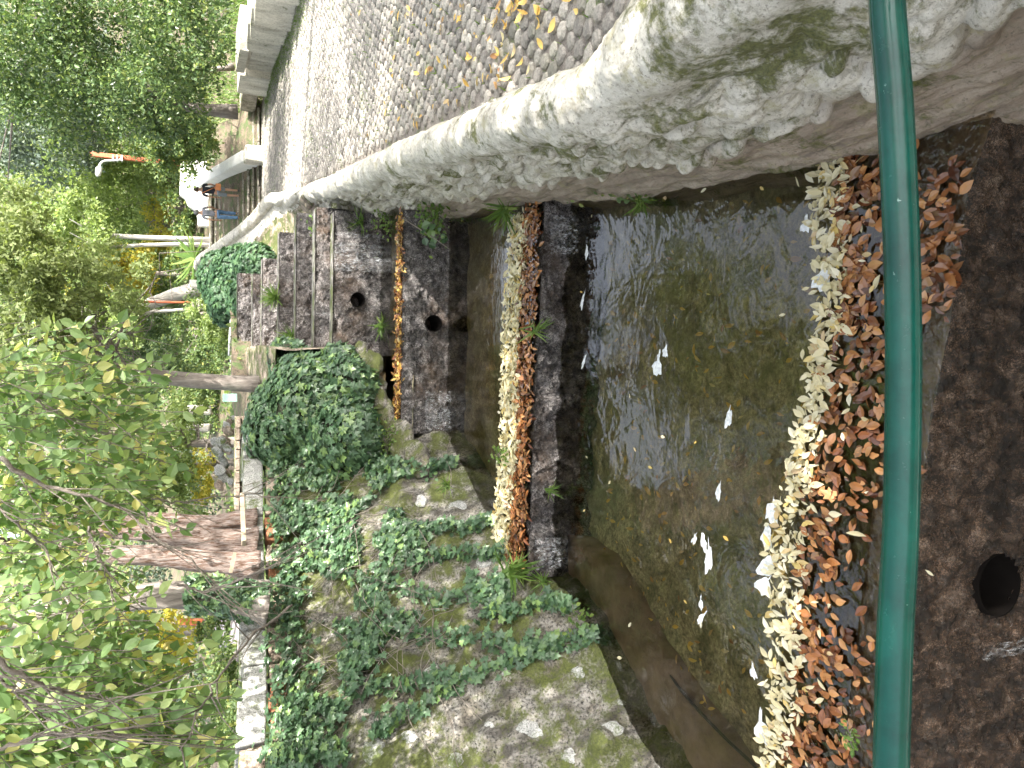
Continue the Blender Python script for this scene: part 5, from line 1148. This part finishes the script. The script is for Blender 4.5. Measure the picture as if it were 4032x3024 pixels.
for k in range(16000):
    y = random.uniform(9, 30); x = random.uniform(-9, -.8 if y < 18 else 3); h = float(hgt(np.array([x]), np.array([y]))[0])
    if h > -2: P_.append((x, y, h))
V, Fq = leaves(np.array(P_), .14, 'oval', np.array([0, -.4, .8]), np.array([0, 0, .3]), .7, 1.); part('ground_cover', V, Fq, M['mid'], smooth=False, kind='stuff')
# small creepers on the parapet
P_, Nn = [], []
for k in range(1500):
    i = random.randint(450, 710); j = int(np.argmin(np.abs(TM-min(max(random.gauss(.80, .055), .5), .97))))
    if fbm(GdR[i, j][None], 1.2, 2)[0] < .05: continue
    P_.append(GdR[i, j]+NR[i, j]*.03); Nn.append(NR[i, j])
e = empty('creeper', tuple(P_[0]), 'small leaved creeper along the foot of the parapet', 'plant'); V, Fq = leaves(np.array(P_), .06, 'oval', np.array(Nn)+np.array([0, -.2, .5]), np.array([0, 0, -1.]), .5, .7); part('foliage', V, Fq, M['mid'], e, smooth=False)

# ------------------------------------------------------------------ fallen leaves
def curl_leaf(kind, mat, curl, wid):
    S, Fs = leaf_shape(kind); S = S.copy()*np.array([wid, 1, 1]); S[:, 2] = S[:, 2]*.6 + curl*(S[:, 1]-.5)**2*1.2; S[:, 1] -= .5
    me = bpy.data.meshes.new('fallen_leaf'); me.from_pydata(S.tolist(), [], [tuple(f) for f in Fs]); me.materials.append(mat); return me
def band_y(x, off): return np.interp(-x, [-p[0] for p in FS], [p[1] for p in FS])+off
random.seed(31)
pale_m = [curl_leaf('lance', M['pale_leaf'], c_, w_) for c_, w_ in ((.1, 1), (.35, .85), (-.2, 1.1), (.5, .7))]
brown_m = [curl_leaf('lance', M['brown_leaf'], c_, w_) for c_, w_ in ((.1, 1.1), (.35, 1.2), (-.2, 1.3), (.6, .9))]
path_m = [curl_leaf('lance', M['path_leaf'], c_, w_) for c_, w_ in ((.4, 1), (.8, .8))]
# drift edge from the photograph (X of the pool side edge by Y)
DY = [640, 700, 900, 1000, 1150, 1300, 1450, 1560, 1700, 1850, 2000, 2200, 2400, 2600, 2800, 3024]
DX = [3230, 3190, 3190, 3230, 3210, 3225, 3180, 3190, 3130, 3100, 3060, 3020, 3030, 3020, 3030, 2990]
DW = [110, 130, 110, 90, 110, 90, 70, 60, 90, 110, 130, 140, 130, 120, 110, 110]
pale, brown = [], []
for k in range(1050):
    Y = random.uniform(640, 3150); a = np.interp(Y, DY, DX); wd = np.interp(Y, DY, DW); X = a+wd*random.random()**1.1 if random.random() < .93 else a+random.uniform(-30, 240)
    p = unproj(X, Y, z=ZA+.008+random.uniform(0, .035)); pale.append(p)
for k in range(1080):
    Y = random.uniform(600, 3150); a = np.interp(Y, DY, DX)+np.interp(Y, DY, DW)*.8; wd = np.interp(Y, [600, 1000, 1200, 1600, 2000, 2400, 3024], [330, 220, 150, 380, 400, 380, 330])
    X = a+abs(random.gauss(0, .5))*wd
    if X > 3610-(Y-1300)*.02: continue
    if 2030 < Y < 2500 and X > 3290 and random.random() < .8: continue
    brown.append(unproj(X, Y, z=ZA+.003+random.uniform(0, .02)))
for k in range(110):
    Y = random.uniform(640, 1250); X = random.uniform(3640, 3790)-(Y-640)*.09; brown.append(unproj(X, Y, z=ZA+.006+random.uniform(0, .02)))
vis_n = {'pale': 0, 'brown': 0}
def put_leaf(me, p, size, label, group, name='fallen_leaf', tilt=.25, rz=None):
    o = bpy.data.objects.new(name, me); C.objects.link(o); o.location = p; o.rotation_euler = (random.gauss(0, tilt), random.gauss(0, tilt), rz if rz is not None else random.gauss(0, .8)+random.choice([0, math.pi])); s = size*random.uniform(.6, 1.3); o.scale = (s*random.uniform(.75, 1.2), s, s)
    tag(o, label, 'leaf', group); return o
def split(L, k): 
    L = np.array(L); Yp = pix(L)[1]; ins = np.where((Yp > 0) & (Yp < 3024))[0]; ins = ins[np.argsort(depth(L[ins]))]; random.shuffle(L0 := list(ins)); pick = set(L0[:k]); return [L[i] for i in pick], np.array([L[i] for i in range(len(L)) if i not in pick])
a, b = split(pale, 150)
for p in a: put_leaf(random.choice(pale_m), (p[0], p[1], p[2]+.012), .072, 'pale yellow fallen leaf lying in the drift along the front sill', 'pale fallen leaves on the front sill', tilt=.3)
def flat_leaves(P_, size, mat, name, tilt=.3, wid=1., tipdir=None):
    n = len(P_); th = rng.normal(0, .8, n)+np.where(rng.random(n) < .5, 0, math.pi); tp = np.stack([-np.sin(th), np.cos(th), th*0], -1)
    V, Fq = leaves(np.asarray(P_), size, 'lance', np.array([0, 0, 1.]), tp, tilt, .1, wid=wid); o = part(name, V, Fq, mat, smooth=False, kind='stuff'); return o
flat_leaves(b, .072, M['pale_leaf'], 'pale_leaf_drift')
a, b = split(brown, 100)
for p in a: put_leaf(random.choice(brown_m), (p[0], p[1], p[2]+.008), .075, 'soaked brown fallen leaf on the wet front sill', 'brown fallen leaves on the front sill', tilt=.15)
flat_leaves(b, .075, M['brown_leaf'], 'brown_leaf_drift', .15, 1.2)
# few pale leaves singled out on the sill and in the pool
for lab, X, Y, me_, s in [('single cream leaf beside the handrail near the sill middle', 3420, 1940, 0, .085), ('yellow leaf stuck on the wet drop below the handrail', 3660, 2255, 0, .06), ('cream leaf curled on the sill above the orange maple leaf', 3330, 1620, 1, .08), ('yellow leaf with folded tip on the sill near the brown patch', 3375, 2100, 3, .09), ('large pinkish leaf topping the pale drift', 3120, 1720, 2, .10), ('long yellow leaf on the sill left of the hanging brown leaf', 3210, 2370, 1, .08), ('yellow leaf standing in brown leaves near the bottom left plant', 3225, 2760, 0, .10), ('bright yellow leaf on the upper drift edge by the parapet', 3140, 715, 0, .06), ('yellow leaf at the pool side tip of the drift', 3160, 1395, 0, .06)]:
    p = unproj(X, Y, z=ZA+.03) if X < 3640 else unproj(X, Y, y=2.60); o = put_leaf(pale_m[me_], tuple(p), s, lab, None)
for lab, X, Y, s in [('orange lobed leaf in the brown drift below the sill middle', 3262, 1945, .12), ('veined reddish maple leaf near the parapet end of the sill', 3730, 840, .13), ('rusty standing leaf at the left part of the sill', 3275, 2580, .12)]:
    o = put_leaf(curl_leaf('ivy', M['brown_leaf'], .2, 1.1), tuple(unproj(X, Y, z=ZA+.03)), s, lab, None)
# floating leaves in the pool
for k, (X, Y, s) in enumerate([(2610, 1720, .05), (2480, 1560, .05), (2740, 1740, .05), (2500, 1770, .05), (2560, 1840, .05), (2860, 2120, .05), (2640, 2130, .06), (3080, 1240, .07), (2400, 1900, .05), (2700, 2370, .06), (2300, 2010, .05), (2360, 1420, .04), (2890, 2470, .05), (2760, 2460, .05), (2330, 850, .05), (2430, 790, .06), (2620, 780, .06), (2770, 750, .06), (3000, 742, .06), (2290, 1150, .06), (2310, 1800, .05), (2480, 2460, .08), (2440, 2590, .08)]):
    p = unproj(X, Y, z=ZA+.004); put_leaf(random.choice(path_m+pale_m[:1]), tuple(p), s, 'single small leaf floating on the big pool', 'single leaves floating on the big pool', tilt=.05)
# bands on the further weirs
P_ = []
for k in range(2600):
    x = random.uniform(-1.92, 1.75); yf = 6.93-(x+1.98)*.1126; P_.append((x, yf+.34+random.uniform(0, .42)+.04*math.sin(x*3), ZC+.008+random.uniform(0, .04)))
flat_leaves(P_, .08, M['pale_leaf'], 'yellow_leaf_band')
P_ = []
for k in range(1700):
    x = random.uniform(-1.92, 1.80); yf = 6.93-(x+1.98)*.1126; P_.append((x, yf+.02+random.random()*.40, ZC+.0+random.uniform(0, .03)))
flat_leaves(P_, .08, M['brown_leaf'], 'brown_leaf_band', .25)
P_ = []
for k in range(1300):
    x = random.uniform(-.66, 2.25); yf = 9.56-(x+.66)*.0548; P_.append((x, yf+.0+random.random()*.26, ZD+.012+random.uniform(0, .03)))
flat_leaves(P_[:700], .07, M['brown_leaf'], 'narrow_brown_leaf_band', .5); flat_leaves(P_[700:], .07, M['path_leaf'], 'narrow_orange_leaf_band', .5)
# leaves on the path
pl = []
for k in range(900):
    X, Y = random.uniform(1350, 2400), random.uniform(-20, 640)
    if random.random() > math.exp(-((X-1700)/260)**2)+.08: continue
    lim = np.interp(X, sorted(sx_), [b for a, b in sorted(zip(sx_, sy_))])
    if Y < lim: pl.append(unproj(X, Y, z=Z_PATH+.035))
pl = sorted(pl, key=lambda p: depth(np.array(p)))
for p in pl[:40]: put_leaf(random.choice(path_m), tuple(p), .10, 'orange yellow fallen leaf on the cobbles', 'fallen leaves on the cobbled path', tilt=.2)
flat_leaves(pl[40:][::3], .08, M['path_leaf'], 'path_leaf_litter', .3)
# submerged leaves
P_ = [(random.uniform(-2.6, 1.4), random.uniform(3.4, 6.4), -3.70) for k in range(420)]
flat_leaves(P_, .07, M['path_leaf'], 'sunken_leaves', .3)
# foam flecks
random.seed(40)
fo = [(2590, 1430, .10, .05), (2620, 1380, .05, .03), (2830, 1930, .06, .025), (2770, 2130, .06, .03), (2790, 2190, .10, .04), (2735, 2120, .05, .02), (2760, 2370, .05, .02), (2765, 2430, .08, .02), (3040, 2010, .08, .05), (3020, 2110, .07, .05), (3025, 2220, .10, .05), (3010, 2300, .08, .05), (3000, 2860, .10, .06), (2965, 2640, .05, .025), (2295, 1180, .09, .022), (2300, 1420, .07, .02), (2310, 990, .06, .03), (2870, 1640, .07, .03), (3240, 1080, .09, .05), (3175, 880, .05, .04)]
for k, (X, Y, L, wd) in enumerate(fo):
    L *= 1.45; wd *= 1.6
    p = unproj(X, Y, z=ZA+.0035); n = 22; V = [(0, 0, .002)]
    for q in range(n):
        a = 2*math.pi*q/n; rr = 1+.16*math.sin(3*a+k)+.16*math.sin(5*a+2*k)+.12*math.sin(8*a+k)+random.uniform(-.16, .16); V.append((wd*.6*rr*math.cos(a)+.25*wd*math.sin(2*a), L*.75*rr*math.sin(a), 0))
    ca = random.uniform(.8, 1.8); V = [(p[0]+x*math.cos(ca)-y*math.sin(ca), p[1]+x*math.sin(ca)+y*math.cos(ca), p[2]+z) for x, y, z in V]
    mb = MB(); mb.add(V, [(0, 1+q, 1+(q+1) % n) for q in range(n)]); mb.build('foam_patch', M['foam'], label='white scum patch floating on the dark water of the big pool', cat='foam', group='scum patches on the big pool')
# trickles of white water
for lab, x0, x1, y, zt, zb in [('white sheet of water down the weir with the black hole', 1.62, 2.02, 10.70, -1.79, ZD), ('thin white trickle down the weir with the black hole, nearer the parapet', 2.10, 2.16, 10.66, -1.79, ZD), ('single white thread on the low ledge weir', 1.02, 1.05, 11.13, -1.59, -1.83), ('foaming trickle at the parapet end of the leaf covered weir', 1.25, 1.62, 6.38, ZC-.02, ZA), ('white trickle at the left end of the leaf covered weir', -1.86, -1.55, 6.74, ZC-.02, ZA), ('white trickle at the bank end of the weir with the round hole', -.62, -.1, 9.40, ZD-.28, ZC), ('white dribble low on the wet drop under the handrail', -1.42, -1.34, 2.56, -3.7, -4.4)]:
    G_ = np.zeros((24, 20, 3)); 
    for i in range(24):
        for j in range(20): G_[i, j] = (x0+(x1-x0)*i/23, y-.012-.05*j/19, zt+(zb-zt)*j/19)
    G_[..., 1] += fbm(G_, 12, 3)*.012; part('water_trickle', G_.reshape(-1, 3), grid_faces(24, 20), M['trickle'], label=lab, cat='trickle', group='trickles of white water on the weirs')

# ------------------------------------------------------------------ people
def skinfig(name, nodes, edges, mat, parent, sub=2, root=0):
    me = bpy.data.meshes.new(name); me.from_pydata([n_[0] for n_ in nodes], edges, []); me.materials.append(mat); o = link(name, me, parent, True)
    m_ = o.modifiers.new('skin', 'SKIN'); m_.use_smooth_shade = True; lay = me.skin_vertices[0].data if me.skin_vertices else None
    if lay is None:
        bpy.context.view_layer.objects.active = o; bpy.ops.mesh.customdata_skin_add(); lay = me.skin_vertices[0].data
    for i, n_ in enumerate(nodes): r_ = n_[1]; lay[i].radius = (r_, n_[2] if len(n_) > 2 else r_); lay[i].use_root = (i == root)
    s_ = o.modifiers.new('sub', 'SUBSURF'); s_.levels = s_.render_levels = sub; me.polygons.foreach_set('use_smooth', [True]*len(me.polygons)); return o
def person(loc, rz, label, shirt, legs, shorts, capm, pose, H_=1.55):
    e = empty('person', loc, label, 'person', None, rz); e.scale = (H_/1.75,)*3
    # faces +y (away from the viewer)
    hip = (0, 0, .93); s1, s2 = pose
    Lk, La = (-.10, .02+s1, .50), (-.10, -.05+s1*1.2, .09); Rk, Ra = (.10, .06-s1, .52+s2), (.10, .0-s1*.4, .09+s2)
    body = [(hip, .10, .085), ((0, 0, 1.2), .11, .08), ((0, 0, 1.42), .12, .075), ((0, .01, 1.52), .05), ((0, .02, 1.62), .085, .095), ((0, .02, 1.71), .07, .08),
            ((-.19, 0, 1.42), .045), ((-.25, -.02, 1.15), .036), ((-.23, .06, .92), .026), ((-.22, .09, .84), .024, .03), ((.19, 0, 1.42), .045), ((.25, -.02, 1.15), .036), ((.22, .10, .95), .026), ((.21, .14, .88), .024, .03),
            ((-.10, 0, .88), .075), (Lk, .052), (La, .038), ((.10, 0, .88), .075), (Rk, .052), (Ra, .038), ((0, .115, 1.60), .02)]
    ed = [(0,1),(1,2),(2,3),(3,4),(4,5),(2,6),(6,7),(7,8),(8,9),(2,10),(10,11),(11,12),(12,13),(0,14),(14,15),(15,16),(0,17),(17,18),(18,19),(4,20)]
    skinfig('body', body, ed, M['skin'], e)
    # fingers
    for hx_, hy_, hz_ in ((-.22, .09, .84), (.21, .14, .88)):
        mb = MB()
        for k in range(4): mb.tube([(hx_-.022+.015*k, hy_, hz_-.02), (hx_-.022+.015*k, hy_+.008, hz_-.06), (hx_-.022+.015*k, hy_+.02, hz_-.085-.006*(k in (1, 2)))], [.009, .008, .006], 6)
        mb.tube([(hx_, hy_+.02, hz_), (hx_, hy_+.045, hz_-.03), (hx_, hy_+.05, hz_-.05)], [.01, .009, .007], 6); mb.build('hand_fingers', M['skin'], None, smooth=True).parent = e
    sh = [((0, 0, .95), .125, .10), ((0, 0, 1.2), .135, .10), ((0, 0, 1.42), .14, .09), ((-.19, 0, 1.42), .062), ((-.235, -.01, 1.24), .055), ((.19, 0, 1.42), .062), ((.235, -.01, 1.24), .055), ((0, .0, 1.49), .075)]
    skinfig('shirt', sh, [(0,1),(1,2),(2,3),(3,4),(2,5),(5,6),(2,7)], M[shirt], e)
    if shorts: Lk2, Rk2 = tuple(np.array(Lk)+[0, 0, .02]), tuple(np.array(Rk)+[0, 0, .02]); tr = [((0, 0, .95), .12, .10), ((-.10, 0, .86), .095), (Lk2, .08), ((.10, 0, .86), .095), (Rk2, .08)]; ed = [(0,1),(1,2),(0,3),(3,4)]
    else: tr = [((0, 0, .95), .12, .10), ((-.10, 0, .86), .095), (Lk, .075), (tuple(np.array(La)+[0, 0, .03]), .06), ((.10, 0, .86), .095), (Rk, .075), (tuple(np.array(Ra)+[0, 0, .03]), .06)]; ed = [(0,1),(1,2),(2,3),(0,4),(4,5),(5,6)]
    skinfig('trousers', tr, ed, M[legs], e)
    for a in (La, Ra): mb = MB(); mb.tube([(a[0], a[1]-.06, a[2]-.05), (a[0], a[1]+.02, a[2]-.04), (a[0], a[1]+.17, a[2]-.055), (a[0], a[1]+.2, a[2]-.06)], [.04, .05, .045, .02], 10); mb.build('shoe', M['shoe'], None, smooth=True).parent = e
    mb = MB(); mb.tube([(0, -.01, 1.60), (0, 0, 1.68), (0, .0, 1.74), (0, .0, 1.775)], [.085, .103, .085, .03], 12); mb.build('cap' if capm == 'cap' else 'hair', M[capm], None, smooth=True).parent = e
    for s in (-1, 1): mb = MB(); mb.tube([(s*.082, .02, 1.66), (s*.1, .015, 1.64), (s*.09, .02, 1.61)], [.012, .016, .01], 6); mb.build('ear', M['skin'], None, smooth=True).parent = e
    return e
p1 = U(955, 705+60, 27.9); p2 = U(957, 835, 27.9)
st_z = lambda k: -2+.143*(k+1)
pa = person((U(950, 762, 27.9)[0], 27.90, st_z(3)), 0, 'walker in dark top and grey shorts with orange shoulder bag on the stairs', 'navy', 'short', True, 'hair', (.05, .06))
bg_ = MB(); bg_.box((.13, -.16, .88), (.26, .09, .2)); o = bg_.build('shoulder_bag', M['bag'], None, bevel=.02, label='orange bag hanging at the hip of the walker in dark top', cat='bag'); o.location = pa.location; o.scale = pa.scale
sb = MB(); sb.tube([(.13, -.18, .95), (0, -.13, 1.2), (-.14, -.10, 1.45), (-.16, 0, 1.49), (0, .12, 1.3), (.15, .05, 1.0)], .012, 6); q = sb.build('strap', M['bag'], None, smooth=True); q.parent = o
person((U(955, 850, 27.9)[0], 27.95, st_z(3)), 0, 'walker in striped shirt, blue jeans and grey cap climbing the stairs', 'stripe', 'jean', False, 'cap', (-.06, .08))
